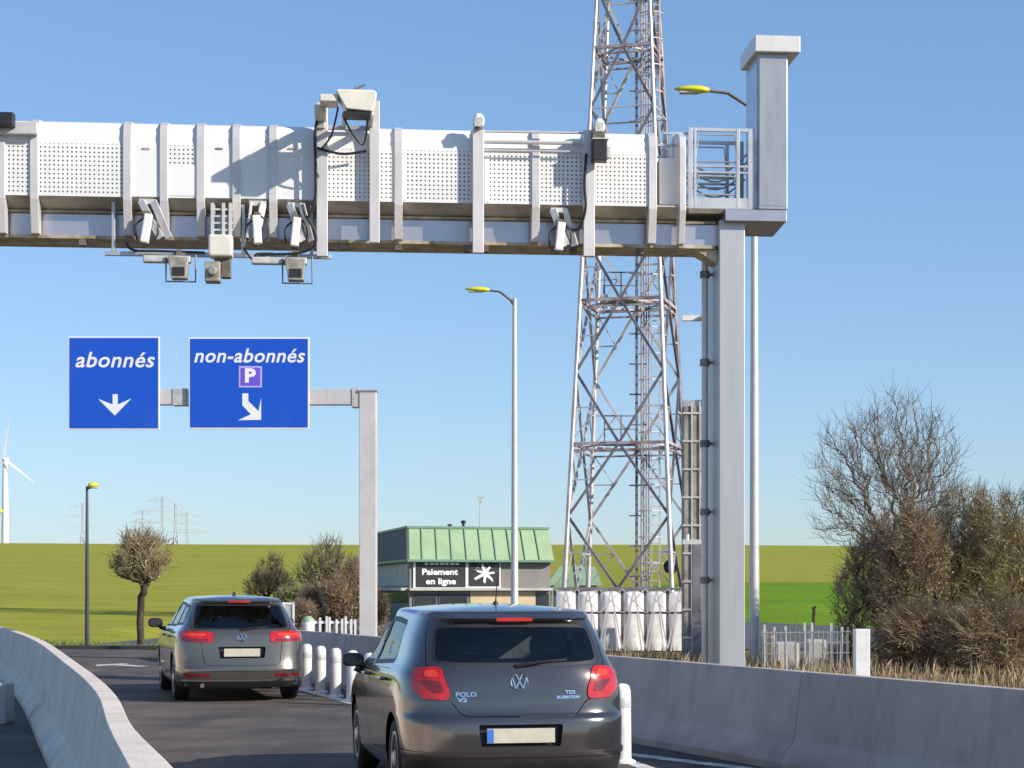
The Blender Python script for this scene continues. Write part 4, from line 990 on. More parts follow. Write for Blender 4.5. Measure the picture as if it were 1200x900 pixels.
        mb = MB(); mb.add([ctr+Vector((math.copysign(abs(math.cos(2*PI*k_/n))**.7, math.cos(2*PI*k_/n))*.092*p.get('mir_s', 1), -.058, math.copysign(abs(math.sin(2*PI*k_/n))**.7, math.sin(2*PI*k_/n))*.056*p.get('mir_s', 1))) for k_ in range(n)], [tuple(range(n))]); build(mb, 'mirror_glass', M['window_dark'], mo, local=True)
        mb = MB(); mb.tube([b_-Vector((sg*.02, 0, .0)), b_+Vector((sg*.04, 0, .01)), ctr+Vector((-sg*.06, 0, -.05))], [.035, .028, .03], 8); build(mb, 'mirror_arm', M['dark'], mo, local=True, smooth=True)
    # wheels, wheel wells, floor
    for wy in (p['ra'], p['fa']):
        for sg in (1, -1): wheel(root, sg*(p['w_at']-p['tw']/2-.02), wy, p['wr'], p['tw'], sg)
    mb = MB()
    for wy in (p['ra'], p['fa']):
        for sg in (1, -1):
            rad = p['wr']+.05; n = 20; vs = []
            for xx in (p['w_at']-.05, p['w_at']-.34):
                for k_ in range(n+1): a = lerp(-.25, PI+.25, k_/n); vs.append((sg*xx, wy+rad*math.cos(a), p['wr']+rad*math.sin(a)))
            mb.add(vs, [(k_, k_+1, n+2+k_, n+1+k_) for k_ in range(n)]+[tuple(range(n+1, 2*n+2))])
    mb.box((-p['w_at']+.34, .25, zb-.02), (p['w_at']-.34, L-.3, zb+.14)); mb.box((-p['w_at']+.12, .16, zb+.02), (p['w_at']-.12, p['ra']-p['wr']-.08, zb+.12)); mb.box((-p['w_at']+.12, p['ra']+p['wr']+.08, zb-.01), (p['w_at']-.12, p['fa']-p['wr']-.1, zb+.12))
    build(mb, 'underbody', M['dark'], root, local=True)
    mb = MB(); ex = p['exhaust']; mb.lathe([(.022, .0), (.03, .0), (.03, .22), (.022, .22)], (ex, .06, zb+.02), 'y', 14); build(mb, 'exhaust', M['device_dark'], root, local=True, smooth=True)
    # cabin
    bz = p['belt']; mb = MB(); hw = p['w_at']-.20
    mb.box((-hw, .50, bz-.42), (hw, 3.0*L/3.95, bz-.38)); 
    mb.box((-hw, p['rs_y'], bz-.35), (hw, p['rs_y']+.14, bz+.00), rot=Matrix.Rotation(R(-10), 3, 'X'))
    ro = build(mb, 'rear_seat', M['seat'], root, local=True, bevel=.03)
    for x in (-hw*.62, hw*.62):
        mb = MB(); mb.box((x-.13, p['rs_y']+.02, bz+.035), (x+.13, p['rs_y']+.12, bz+.17)); build(mb, 'headrest', M['seat'], ro, local=True, bevel=.04)
    for x in (-hw*.52, hw*.52):
        mb = MB(); y = p['fs_y']; mb.box((x-.25, y, bz-.35), (x+.25, y+.13, bz+.16), rot=Matrix.Rotation(R(-12), 3, 'X')); so_ = build(mb, 'front_seat', M['seat'], root, local=True, bevel=.05)
        mb = MB(); mb.box((x-.13, y-.06, bz+.18), (x+.13, y+.05, bz+.36)); build(mb, 'headrest', M['seat'], so_, local=True, bevel=.045)
    mb = MB(); mb.box((-hw, p['dash_y'], bz-.3), (hw, p['dash_y']+.4, bz-.01)); build(mb, 'dashboard', M['seat'], root, local=True, bevel=.05)
    if p.get('rails'):
        for sg in (1, -1):
            mb = MB(); pts = [(sg*p['rail_x'], y, z) for y, z in p['rails']]; mb.tube(pts, .016, 8); build(mb, 'roof_rail', M['chrome'], root, local=True, smooth=True)
    return root, sk

def plate_poly(sk, p):
    w_, h_ = p['recess']; z = p['plate'][2]
    return rnd([(0, z-h_/2)]+[sk.r(w_/2-.02, z-h_/2), sk.r(w_/2, z+h_/2)]+[(0, z+h_/2)], .02, skip=(0, 3))
def panel_cut(sk, outer, holes, rim=0, off=0.0):
    # panels whose holes may touch the centre line or overlap each other: constraints plus point tests
    res = .045; O = dens(outer, .03); H = [dens(h, .03) for h in holes]
    pts = []; edges = []
    for lp in [O]+H:
        o = len(pts); pts += lp; edges += [(o+i, o+(i+1) % len(lp)) for i in range(len(lp))]
    bp = list(pts); cells = {}
    for b in bp: cells.setdefault((int(b[0]/res), int(b[1]/res)), []).append(b)
    x0 = min(p[0] for p in O); x1 = max(p[0] for p in O); y0 = min(p[1] for p in O); y1 = max(p[1] for p in O)
    nx = max(1, int((x1-x0)/res)); ny = max(1, int((y1-y0)/(res*.6)))
    for i in range(nx+1):
        for j in range(ny+1):
            p = (x0+(x1-x0)*(i+.02)/(nx+.04), y0+(y1-y0)*(j+.02)/(ny+.04))
            if not inpoly(p, O) or any(inpoly(p, h) for h in H): continue
            ci, cj = int(p[0]/res), int(p[1]/res)
            if any((p[0]-b[0])**2+(p[1]-b[1])**2 < .00025 for a in (-1, 0, 1) for c in (-1, 0, 1) for b in cells.get((ci+a, cj+c), ())): continue
            pts.append(p)
    vs, es, fs, ov, oe, of = delaunay_2d_cdt([Vector(p) for p in pts], edges, [], 0, 1e-6)
    keep = []
    for f in fs:
        c = sum((vs[i] for i in f), Vector((0, 0)))/len(f)
        if inpoly(c, O) and not any(inpoly(c, h) for h in H): keep.append(f)
    cnt = {}
    for f in keep:
        for i in range(3): e = (f[i], f[(i+1) % 3]); cnt[tuple(sorted(e))] = cnt.get(tuple(sorted(e)), 0)+1
    bnd = [e for e, c in cnt.items() if c == 1 and not (vs[e[0]].x < 1e-5 and vs[e[1]].x < 1e-5)]
    return emit(sk, vs, keep, (1, -1), off, rim)
def emit(sk, vs, keep, sides, off, rim):
    cnt = {}
    for f in keep:
        for i in range(3): e = tuple(sorted((f[i], f[(i+1) % 3]))); cnt[e] = cnt.get(e, 0)+1
    bnd = [e for e, c in cnt.items() if c == 1 and not (vs[e[0]].x < 1e-5 and vs[e[1]].x < 1e-5)]
    used = {i for f in keep for i in f}; mb = MB(); mb.n = []; mid = {}
    for sg in sides:
        ix = {}; lo = {}
        for i in used:
            q = vs[i]; c0 = q.x < 1e-5
            if c0 and i in mid: ix[i] = mid[i]; continue
            u = 0.0 if c0 else q.x*sg; nn = sk.nrm(u, q.y); ix[i] = len(mb.v); mb.v.append(tuple(sk.at(u, q.y)+nn*off)); mb.n.append(tuple(nn))
            if c0: mid[i] = ix[i]
        for f in keep: ff = tuple(ix[i] for i in f); mb.f.append(ff if sg > 0 else ff[::-1]); mb.m.append(0)
        if rim:
            for e in bnd:
                for i in e:
                    if i not in lo:
                        nn = Vector(mb.n[ix[i]]); lo[i] = len(mb.v); mb.v.append(tuple(Vector(mb.v[ix[i]])-nn*rim)); mb.n.append(tuple(nn))
                a, b = e; mb.f.append((ix[a], lo[a], lo[b], ix[b])); mb.m.append(1)
    return mb

HATCH = dict(name='hatchback_car', label='dark grey five-door hatchback nearest the camera, driving away past the white bollards', paint='paint',
    loc=(.068, 13.5, 0), rz=R(11.2), L=3.95, z0=.20, zt=1.365, Rr=.075, D=.72, n=5.0, drop=.025,
    w=[(.18, .80), (.26, .835), (.40, .852), (.55, .858), (.75, .862), (.88, .853), (.95, .838), (1.0, .808), (1.05, .785), (1.2, .735), (1.385, .655)],
    yr=[(.18, .10), (.24, .05), (.32, .012), (.40, .0), (.50, .0), (.60, .006), (.645, .02), (.67, .045), (.80, .065), (.92, .085), (1.0, .11), (1.05, .135), (1.15, .19), (1.385, .33)],
    yf=[(.18, 3.8), (.3, 3.93), (.6, 3.95), (.7, 3.85), (.8, 3.6), (.9, 3.25), (.97, 2.95), (1.2, 2.50), (1.385, 2.12)],
    tg_z0=.655, tg_z1=1.38, tg=[(.38, .655), (.43, .675), (.49, .76), (.58, .80), (.63, .98), (.66, 1.03), (.60, 1.38)],
    rw_z0=1.015, rw_z1=1.33, rw=[(.45, 1.018), (.625, 1.035), (.57, 1.315), (.45, 1.328)],
    lamp=[('r', .515, .77), ('r', .505, .83), ('r', .545, .98), ('r', .58, 1.01), ('s', .285, .995), ('s', .235, .86), ('s', .155, .78)],
    lamp_bands=[([('r', .58, .93), ('r', .59, .985), ('s', .20, .98), ('s', .18, .935)], 'lens_orange', 'indicator'), ([('r', .55, .82), ('r', .57, .905), ('s', .19, .915), ('s', .13, .83)], 'lens_dark', 'inner_lens')],
    ra=.72, fa=3.19, wr=.305, tw=.19, w_at=.85,
    wins=[[(.98, 1.03), (.95, 1.06), (1.05, 1.315), (1.84, 1.335), (1.90, .99)], [(1.97, .99), (1.92, 1.335), (2.12, 1.33), (2.80, .985)]],
    doors=[[(1.20, .32), (1.17, .62), (.99, .80), (.98, .965), (1.93, .955), (1.95, .30)], [(1.965, .30), (1.945, .955), (2.85, .945), (2.88, .60), (2.80, .30)]],
    wscreen=[(3.3, 1.0), (2.75, 1.32)], handle_z=.885,
    bump_z=.70, bump_edge=[('s', .26, .745), ('r', .74, .765), ('r', .56, .765), ('r', .50, .72), ('r', .45, .655)], bump_c=.645,
    strips=[(.365, .395, .016, 'paint', 'bumper_ridge'), (.19, .335, .006, 'dark', 'valance')], strip_rise=.05,
    plate=(.50, .105, .515), plate_in='bumper', recess=(.62, .16), plate_tilt=-2,
    logo_z=.90, logo_r=.066, badges=[('POLO', -.39, .81, .15, .045), ('V2', -.42, .77, .07, .04), ('TDI', .375, .82, .075, .036), ('BLUEMOTION', .36, .785, .17, .028)],
    spoiler_w=.575, spoiler_out=.04, brake_w=.26, ant_y=1.0, antenna='rod', mir_y=2.68, mir_z=.945, mir_off=.07, mir_s=.82, mir_paint=False,
    exhaust=-.42, belt=1.03, rs_y=.95, fs_y=1.9, dash_y=2.7)
ESTATE = dict(name='estate_car', label='taupe grey estate car ahead of the hatchback, farther along the lane on the left', paint='paint2',
    loc=(-3.745, 26.1, 0), rz=R(14.3), L=4.77, z0=.22, zt=1.40, Rr=.08, D=.75, n=5.4, drop=.03,
    w=[(.2, .84), (.3, .885), (.45, .905), (.7, .915), (.9, .905), (.97, .885), (1.03, .835), (1.1, .80), (1.25, .735), (1.40, .66)],
    yr=[(.2, .12), (.28, .04), (.38, .01), (.45, .0), (.52, .02), (.60, .04), (.75, .06), (.86, .07), (.93, .085), (1.0, .125), (1.15, .25), (1.40, .50)],
    yf=[(.2, 4.6), (.3, 4.75), (.6, 4.77), (.75, 4.6), (.85, 4.2), (.95, 3.7), (1.0, 3.45), (1.2, 2.9), (1.40, 2.4)],
    tg_z0=.52, tg_z1=1.41, tg=[(.45, .52), (.52, .55), (.55, .80), (.58, .97), (.69, 1.03), (.63, 1.41)],
    rw_z0=1.01, rw_z1=1.385, rw=[(.5, 1.012), (.68, 1.02), (.59, 1.375), (.5, 1.385)],
    lamp=[('r', .40, .835), ('r', .385, .975), ('r', .68, .99), ('s', .40, .975), ('s', .34, .86)],
    lamp_bands=[([('r', .46, .85), ('r', .46, .885), ('s', .25, .895), ('s', .23, .86)], 'lens_dark', 'lower_lens'), ([('r', .50, .925), ('r', .50, .96), ('s', .25, .96), ('s', .25, .925)], 'lens_orange', 'indicator')],
    ra=.98, fa=3.77, wr=.325, tw=.215, w_at=.905,
    wins=[[(.55, 1.10), (.72, 1.345), (1.15, 1.36), (1.20, 1.075)], [(1.27, 1.07), (1.22, 1.365), (2.10, 1.375), (2.14, 1.05)], [(2.22, 1.05), (2.18, 1.375), (2.38, 1.37), (3.2, 1.04)]],
    doors=[[(1.50, .34), (1.45, .65), (1.25, .85), (1.24, .99), (2.17, .985), (2.19, .32)], [(2.205, .32), (2.185, .985), (3.28, .975), (3.33, .6), (3.25, .32)]],
    wscreen=[(3.8, 1.0), (3.0, 1.32)], handle_z=.90,
    bump_z=.78, bump_edge=[('s', .33, .835), ('r', .80, .82), ('r', .56, .82), ('r', .53, .60), ('r', .50, .525)], bump_c=.515,
    strips=[(.44, .475, .014, 'paint', 'bumper_ridge'), (.21, .30, .006, 'dark', 'valance'), (.30, .325, .012, 'chrome', 'trim_strip')], strip_rise=.03,
    reflectors=[([(.45, .36), (.45, .405), (.80, .405), (.80, .37)], 'reflector', 'lens_dark')],
    plate=(.50, .11, .695), plate_in='tailgate', recess=(.66, .16), plate_blue=False, plate_tilt=3,
    logo_z=.91, logo_r=.065, badges=[],
    spoiler_w=.61, spoiler_out=.05, brake_w=.3, ant_y=1.2, antenna='fin', mir_y=3.05, mir_z=1.04, mir_paint=False,
    exhaust=-.55, belt=1.05, rs_y=1.35, fs_y=2.2, dash_y=3.1)
make_car(HATCH); make_car(ESTATE)
# ---------------------------------------------------------------- toll building
def far_thing(name, label, cat, x, Z, group=None, zg=None):
    b = P(x, 0, Z); return thing(name, label, cat, (b.x, Z, ground_z(b.x, Z) if zg is None else zg), 0, group)
t = far_thing('toll_building', 'grey service building with a pale green pleated metal roof and black posters', 'building', 560, 95, zg=0)
A = P(480, 0, 95); B = P(645, 0, 97); A.z = B.z = 0
fx_ = (B-A).normalized(); C = P(432, 0, 110); C.z = 0; sx_ = (C-A).normalized(); inn = Vector((-fx_.y, fx_.x, 0)); D_ = B+sx_*(C-A).length
LF = (B-A).length; LS = (C-A).length
def F(px_, py_, d=0.0):      # point on the front facade plane
    m_ = (px_-600)/FPX; den = fx_.x-m_*fx_.y; q = A-inn*d; s_ = (m_*q.y-q.x)/den; p = q+fx_*s_; p.z = EYE+(HY-py_)/FPX*p.y; return p
def fbox(mb, x0, x1, y0, y1, d0, d1):
    a = F(x0, y1, 0); b = F(x1, y0, 0); a = A+fx_*((a-A).dot(fx_)); b2 = A+fx_*((b-A).dot(fx_)); za = F(x0, y1).z; zb = F(x0, y0).z
    vs = [Vector((*(q-inn*d).xy, z)) for q in (a, b2) for d in (d0, d1) for z in (za, zb)]
    return mb.add(vs, [(0, 1, 3, 2), (4, 6, 7, 5), (0, 4, 5, 1), (2, 3, 7, 6), (0, 2, 6, 4), (1, 5, 7, 3)])
zE = F(560, 658).z; zR = F(560, 619).z; zL = F(560, 692).z
def quadbox(mb, p0, p1, z0, z1, out, th=.25):
    d = (p1-p0).normalized(); n_ = Vector((d.y, -d.x, 0)); n_ = n_ if n_.dot(out) > 0 else -n_
    vs = [Vector((*(q+n_*o).xy, z)) for q in (p0, p1) for o in (0, -th) for z in (z0, z1)]
    return mb.add(vs, [(0, 1, 3, 2), (4, 6, 7, 5), (0, 4, 5, 1), (2, 3, 7, 6), (0, 2, 6, 4), (1, 5, 7, 3)])
m = MB(); quadbox(m, A, B, 0, zE+.1, -inn); quadbox(m, A+inn*.26, C, 0, zE+.1, -fx_); quadbox(m, B+inn*.26, D_, 0, zE+.1, fx_); quadbox(m, C, D_, 0, zE+.1, inn); wl = build(m, 'wall', M['wall_grey'], t)
o_ = .45; i_ = .25
lowr = [A-inn*o_-fx_*o_*.5, B-inn*o_+fx_*.08, D_+inn*o_+fx_*.08, C+inn*o_-fx_*o_*.5]; uppr = [A+inn*i_-fx_*.1, B+inn*i_-fx_*.05, D_-inn*i_, C-inn*i_-fx_*.1]
def roofmesh(idx, mt, nm):
    mb = MB()
    for a in idx:
        b = (a+1) % 4; p0 = lowr[a].copy(); p1 = lowr[b].copy(); p2 = uppr[b].copy(); p3 = uppr[a].copy(); p0.z = p1.z = zE; p2.z = p3.z = zR
        out = (p1-p0).cross(p3-p0).normalized(); out = out if out.z > 0 else -out
        mb.add([p0, p1, p2, p3, p0-out*.12, p1-out*.12, p2-out*.12, p3-out*.12], [(0, 1, 2, 3), (4, 7, 6, 5), (0, 4, 5, 1), (1, 5, 6, 2), (2, 6, 7, 3), (3, 7, 4, 0)])
    return build(mb, nm, mt, t)
rf = roofmesh([0, 1, 2], M['roof_green'], 'roof'); roofmesh([3], M['wall_dark'], 'roof_gable')
m = MB()
for a in (0, 1, 2):
    b = (a+1) % 4; p0 = lowr[a].copy(); p1 = lowr[b].copy(); p2 = uppr[b].copy(); p3 = uppr[a].copy(); p0.z = p1.z = zE; p2.z = p3.z = zR
    out = (p1-p0).cross(p3-p0).normalized(); out = out if out.z > 0 else -out
    for k_ in range(1, 10): m.bar(p0.lerp(p1, k_/10)+out*.03, p3.lerp(p2, k_/10)+out*.03, .05, .06, up=out)
build(m, 'roof_seam', M['roof_trim'], rf)
m = MB(); ring = lambda q, z: [Vector((*v.xy, z)) for v in q]
for q, z in ((ring(uppr, zR), zR), (ring(lowr, zE), zE)):
    for a in range(4): m.bar(q[a]+Vector((0, 0, .03)), q[(a+1) % 4]+Vector((0, 0, .03)), .12, .12)
m.add(ring(uppr, zR-.03), [(0, 1, 2, 3)]); build(m, 'roof_edge', M['roof_trim'], rf)
# canopy ledge at mid height, beige wall, windows
m = MB(); fbox(m, 478, 645, 689, 692, -.05, .5); q = A.copy(); quadbox(m, A-fx_*.45+Vector((0, 0, 0)), C-fx_*.45, zL, zL+.14, -fx_, .5); build(m, 'ledge', M['concrete'], t)
m = MB(); fbox(m, 551, 627, 693, 735, .002, .05); build(m, 'beige_wall', M['wall_beige'], t)
for x0, x1 in ((484, 512), (514, 548)):
    m = MB(); fbox(m, x0, x1, 696, 728, .005, .06); wf = build(m, 'window', M['wall_dark'], t); m = MB(); fbox(m, x0+1.5, x1-1.5, 698, 726, .062, .07); build(m, 'pane', M['window_dark'], wf)
m = MB(); fbox(m, 629, 643, 695, 735, .005, .05); dr = build(m, 'door', M['window_dark'], t); m = MB(); fbox(m, 631, 632, 715, 718, .052, .12); build(m, 'handle', M['galv'], dr)
m = MB(); quadbox(m, A-fx_*.02+sx_*.4, A+sx_*(LS-.3), zL+.25, zE-.12, -fx_, .05); build(m, 'side_panel', M['straw'] if False else M['concrete'], t)
m = MB(); quadbox(m, A-fx_*.02+sx_*.4, A+sx_*(LS-.3), .9, zL-.15, -fx_, .05); build(m, 'side_window', M['window_dark'], t)
def poster(x0, x1, y0, y1, label):
    c = F((x0+x1)/2, y1); o = thing('poster', label, 'poster', (c.x, c.y, c.z), 0, 'black posters on the service building')
    m = MB(); fbox(m, x0, x1, y0, y1, .03, .09); build(m, 'frame', M['sign_white'], o)
    return o
def psign(mb, cx, cy, d=.135):
    c = F(cx, cy); return lambda a, b, z: c+fx_*a-inn*(d+z)+Vector((0, 0, b))
o = poster(484, 548, 655, 691, 'black poster reading Paiement en ligne under the green roof')
m = MB(); fbox(m, 487, 545, 657, 688, .092, .125); build(m, 'field', M['poster_black'], o)
KF = 95.5/FPX
m = MB(); put_text(m, 'Paiement', .42, psign(m, 515, 670.5), width=43*KF, offset=.014); put_text(m, 'en ligne', .42, psign(m, 516, 681.5), width=36*KF, offset=.014); build(m, 'lettering', M['sign_white'], o, fixn=False)
m = MB()
for k_ in range(7): fbox(m, 497+6*k_, 501+6*k_+(k_ % 2), 659.5, 662, .127, .132)
build(m, 'cut_off_lettering', M['sign_white'], o)
o = poster(547.6, 586, 655, 690.5, 'black poster with a white splash symbol beside the lettered one')
m = MB(); fbox(m, 549, 584.5, 657, 687, .092, .125); build(m, 'field', M['poster_black'], o)
m = MB(); cc = F(568, 672); rnd_ = random.Random(4); pts = []
for k_ in range(28):
    a = 2*PI*k_/28; r_ = (.46 if k_ % 4 in (0, 1) else .17)*(.8+.5*rnd_.random()); pts.append((r_*math.cos(a)*1.2, r_*math.sin(a)))
f_ = psign(m, 568, 672); m.prism(pts, lambda a, b: f_(a, b, .004), lambda a, b: f_(a, b, -.004)); build(m, 'symbol', M['sign_white'], o)
m = MB()
for k_ in range(40):
    a, b = rnd_.uniform(-.6, .65), rnd_.uniform(.1, .6); s_ = rnd_.uniform(.008, .022); m.add([f_(a-s_, b-s_, .003), f_(a+s_, b-s_, .003), f_(a+s_, b+s_, .003), f_(a-s_, b+s_, .003)], [(0, 1, 2, 3)])
build(m, 'speckles', M['band_grey'], o, fixn=False)
# small things on the roof
for i, (x, h, lb) in enumerate(((527, .22, 'small dark vent on the green roof, left one'), (543, .42, 'dark vent stub on the green roof, right one and taller'))):
    p = F(x, 619, -.5); o = thing('roof_vent', lb, 'vent', (p.x, p.y, zR), 0); m = MB(); m.lathe([(.07, -.05), (.07, h*.6), (.13, h*.62), (.13, h*.9), (.03, h)], (p.x, p.y, zR), n=12); build(m, 'pipe', M['dark'], o, smooth=True)
# thin mast behind the building
o = far_thing('antenna_mast', 'thin grey antenna mast standing behind the green-roofed building', 'mast', 563, 150); pz = P(563, 582, 150)
m = MB(); m.tube([(pz.x, 150, WL[o.name].z), (pz.x, 150, pz.z)], [.12, .05], 8); build(m, 'pole', M['galv'], o, smooth=True)
m = MB(); m.box((pz.x-.28, 149.9, pz.z-.12), (pz.x+.28, 150.1, pz.z)); m.box((pz.x-.1, 149.8, pz.z-.45), (pz.x+.1, 150.2, pz.z-.14)); build(m, 'antenna_head', M['device'], o)
# green-roofed annexe behind the mast
Z = 112; a = P(640, 712, Z); b = P(706, 664, Z); zt = P(0, 663, Z).z; zm_ = P(0, 686, Z).z
t = thing('annexe', 'low shed with a pale green pitched roof behind the lattice mast', 'building', ((a.x+b.x)/2, Z, 0))
m = MB(); m.box((a.x+.3, Z+.6, 0), (b.x-.3, Z+5, zm_)); build(m, 'wall', M['concrete'], t)
m = MB(); m.add([(a.x, Z, zm_), (b.x, Z, zm_), (b.x-.3, Z+2.9, zt), (a.x+.9, Z+2.9, zt), (b.x, Z+5.6, zm_), (a.x, Z+5.6, zm_)], [(0, 1, 2, 3), (3, 2, 4, 5), (0, 3, 5), (1, 4, 2), (0, 5, 4, 1)]); build(m, 'roof', M['roof_green'], t)
a = P(645, 0, 100); m = MB(); m.prism([(a.x, .1), (a.x+1.35, .1), (a.x+1.2, P(0, 660, 100).z), (a.x+.1, P(0, 690, 100).z)], lambda x_, z_: Vector((x_, 100, z_)), lambda x_, z_: Vector((x_, 101.5, z_)))
o = thing('green_hut', 'pale green hut squeezed between the service building and the lattice mast', 'hut', (a.x+.6, 100.5, 0)); build(m, 'cladding', M['roof_green'], o); m = MB(); m.box((a.x, 99.95, .0), (a.x+1.5, 101.6, .1)); build(m, 'plinth', M['concrete'], o)

# ---------------------------------------------------------------- lattice mast
TZ = 65.0; KT = FPX/TZ; tc_ = P(736.5, 0, TZ)
t = thing('lattice_mast', 'tall four-legged lattice telecom mast with inner ladder behind the gantry', 'mast', (tc_.x, TZ, 0))
def rad(z): y = HY-(z-EYE)*KT; return max(10, 38+.056*y)/math.cos(R(30))/KT
def leg(i, z): a = R((210, 240+60, 30, 120)[i]) if False else R(210+90*i); r_ = rad(z); return Vector((tc_.x+r_*math.cos(a), TZ+r_*math.sin(a), z))
zl = [EYE+(HY-y)/KT for y in (690, 523, 357, 205, 63, -75, -210)]; zl = [0.05]+zl
for i in range(4):
    m = MB(); m.tube([leg(i, z) for z in zl], [.085]*2+[.075]*3+[.06]*3, 8); build(m, 'leg', M['tower'] if i in (0, 1, 3) else M['tower_dark'], t, smooth=True)  # one leg in darker steel: shade put into the colour
m2 = MB(); m2.lathe([(.3, 0), (.3, .06)], (0, 0, 0))
for li in range(1, len(zl)):
    z = zl[li]; m = MB()
    for i in range(4):
        a, b = leg(i, z), leg((i+1) % 4, z); m.bar(a, b, .10, .10); m.bar(a-Vector((0, 0, .22)), b-Vector((0, 0, .22)), .06)
        m.bar(a.lerp(b, .5), leg((i+1) % 4, z).lerp(leg((i+2) % 4, z), .5), .05)
    build(m, 'ring_frame', M['tower_red'], t)
for li in range(0, len(zl)-1):
    z0, z1 = zl[li], zl[li+1]
    if z1-z0 < 1: continue
    zm = (z0+z1)/2
    for i in range(4):
        m = MB(); md = MB(); j = (i+1) % 4; a0, b0_ = leg(i, z0), leg(j, z0); a1, b1 = leg(i, z1), leg(j, z1); am, bm2 = leg(i, zm), leg(j, zm); mb0 = a0.lerp(b0_, .5); mb1 = a1.lerp(b1, .5)
        tgt = md
        for p_, q_ in ((mb0, am), (mb0, bm2), (mb1, am), (mb1, bm2)): tgt.bar(p_, q_, .085)
        m.bar(a0.lerp(am, .5), mb0.lerp(am, .5), .04); m.bar(am.lerp(a1, .5), mb1.lerp(am, .5), .04); m.bar(b0_.lerp(bm2, .5), mb0.lerp(bm2, .5), .045); m.bar(bm2.lerp(b1, .5), mb1.lerp(bm2, .5), .045); m.bar(mb0.lerp(am, .5), am.lerp(a0, .5)+(am-a0)*-.45, .035); m.bar(mb0.lerp(bm2, .5), bm2.lerp(b0_, .5)+(bm2-b0_)*-.45, .035); m.bar(am, bm2, .05) if li > 3 else None; m.bar(mb1.lerp(am, .5), am.lerp(a1, .5)+(a1-am)*.45, .035); m.bar(mb1.lerp(bm2, .5), bm2.lerp(b1, .5)+(b1-bm2)*.45, .035)
        build(md, 'cross_brace', M['tower_dark' if i in (0, 1) else 'tower'], t); build(m, 'thin_brace', M['tower'], t)  # dark braces are the same steel, with shade painted into their colour
xl_ = P(762, 0, TZ).x; m = MB(); zt_ = zl[-1]
for dx in (-.3, .3): m.bar((xl_+dx, TZ-.3, .1), (xl_+dx, TZ-.3, zt_), .05)
z = .3
while z < zt_: m.bar((xl_-.3, TZ-.3, z), (xl_+.3, TZ-.3, z), .035); z += .32
build(m, 'ladder', M['tower'], t)
m = MB(); z = 1.6
while z < zt_:
    m.tube([(xl_+.42*math.cos(a), TZ-.3-.42-.42*math.sin(a)+.4, z) for a in [PI*q/6 for q in range(7)]], .02, 4); z += .9
for a in (PI*.25, PI*.5, PI*.75): m.bar((xl_+.42*math.cos(a), TZ-.32-.42*math.sin(a), 1.6), (xl_+.42*math.cos(a), TZ-.32-.42*math.sin(a), zt_), .025)
build(m, 'ladder_cage', M['tower'], t)
m = MB(); xc = P(746, 0, TZ).x; m.bar((xc, TZ, .1), (xc, TZ, zt_), .09); z = 1.0
while z < zt_: m.bar((xc-.25, TZ, z), (xc+.35, TZ, z), .05); z += 1.05
for q in range(4): m.tube([(P(752+3*q, 0, TZ).x, TZ+.2, .1), (P(752+3*q, 0, TZ).x, TZ+.2, zt_)], .025, 5)
build(m, 'cable_tray', M['tower_dark'], t)
m = MB()
for zz in (zl[2]+.05, zl[3]+.05):
    m.box((P(706, 0, TZ).x, TZ-.9, zz+.9), (P(745, 0, TZ).x, TZ-.86, zz+.94)); m.box((P(706, 0, TZ).x, TZ-.9, zz+.45), (P(745, 0, TZ).x, TZ-.86, zz+.48))
    for x in (707, 726, 744): m.box((P(x, 0, TZ).x-.02, TZ-.9, zz), (P(x, 0, TZ).x+.02, TZ-.86, zz+.94))
    m.box((P(706, 0, TZ).x, TZ-.9, zz-.02), (P(745, 0, TZ).x, TZ+.3, zz+.02))
build(m, 'rest_platform', M['tower_dark'], t)
for (x, y, r_) in ((786, 664, .25), (708, 350, .16)):
    p = P(x, y, TZ-.9); m = MB(); m.lathe([(.03, .15), (r_*.5, .12), (r_, .0), (r_, -.05), (r_*.95, -.06), (0, -.10)], tuple(p), 'y', 20); ds = build(m, 'dish', M['dark'] if r_ > .2 else M['device'], t, smooth=True)
    m = MB(); m.bar(p+Vector((0, .1, 0)), p+Vector((-.1, .95, -.05)), .06); m.bar(p+Vector((0, .15, -.5)), p+Vector((0, .15, .5)), .05); build(m, 'mount', M['tower_dark'], ds)
# ---------------------------------------------------------------- compound at its foot
CZ = 47.6
t = thing('lattice_fence', 'dark posted fence with crossed pale lattice bars in front of the white sacks', 'fence', (P(733, 0, CZ).x, CZ, 0))
zt_ = P(0, 690, CZ).z; X_ = lambda x: P(x, 0, CZ).x
posts_ = [650, 676, 702, 729, 756, 782, 810]
for x in posts_: m = MB(); m.box((X_(x)-.035, CZ-.035, 0), (X_(x)+.035, CZ+.035, zt_)); build(m, 'post', M['tower_dark'], t)
m = MB()
for z in (zt_+.001, zt_*.62): m.box((X_(650), CZ-.035, z-.03), (X_(812), CZ+.035, z+.03))
build(m, 'rail', M['tower_dark'], t)
m = MB()
for a, b in zip(posts_, posts_[1:]):
    xa, xb = X_(a), X_(b); xm = (xa+xb)/2
    for p_, q_ in (((xa, zt_), (xb, zt_*.62)), ((xb, zt_), (xa, zt_*.62)), ((xa, 0.05), (xm, zt_)), ((xb, .05), (xm, zt_)), ((xa+.09, .02), (xa+.22, zt_*.62)), ((xb-.09, .02), (xb-.22, zt_*.62))): m.bar((p_[0], CZ-.07, p_[1]), (q_[0], CZ-.07, q_[1]), .035, .02)
build(m, 'lattice', M['tower'], t)
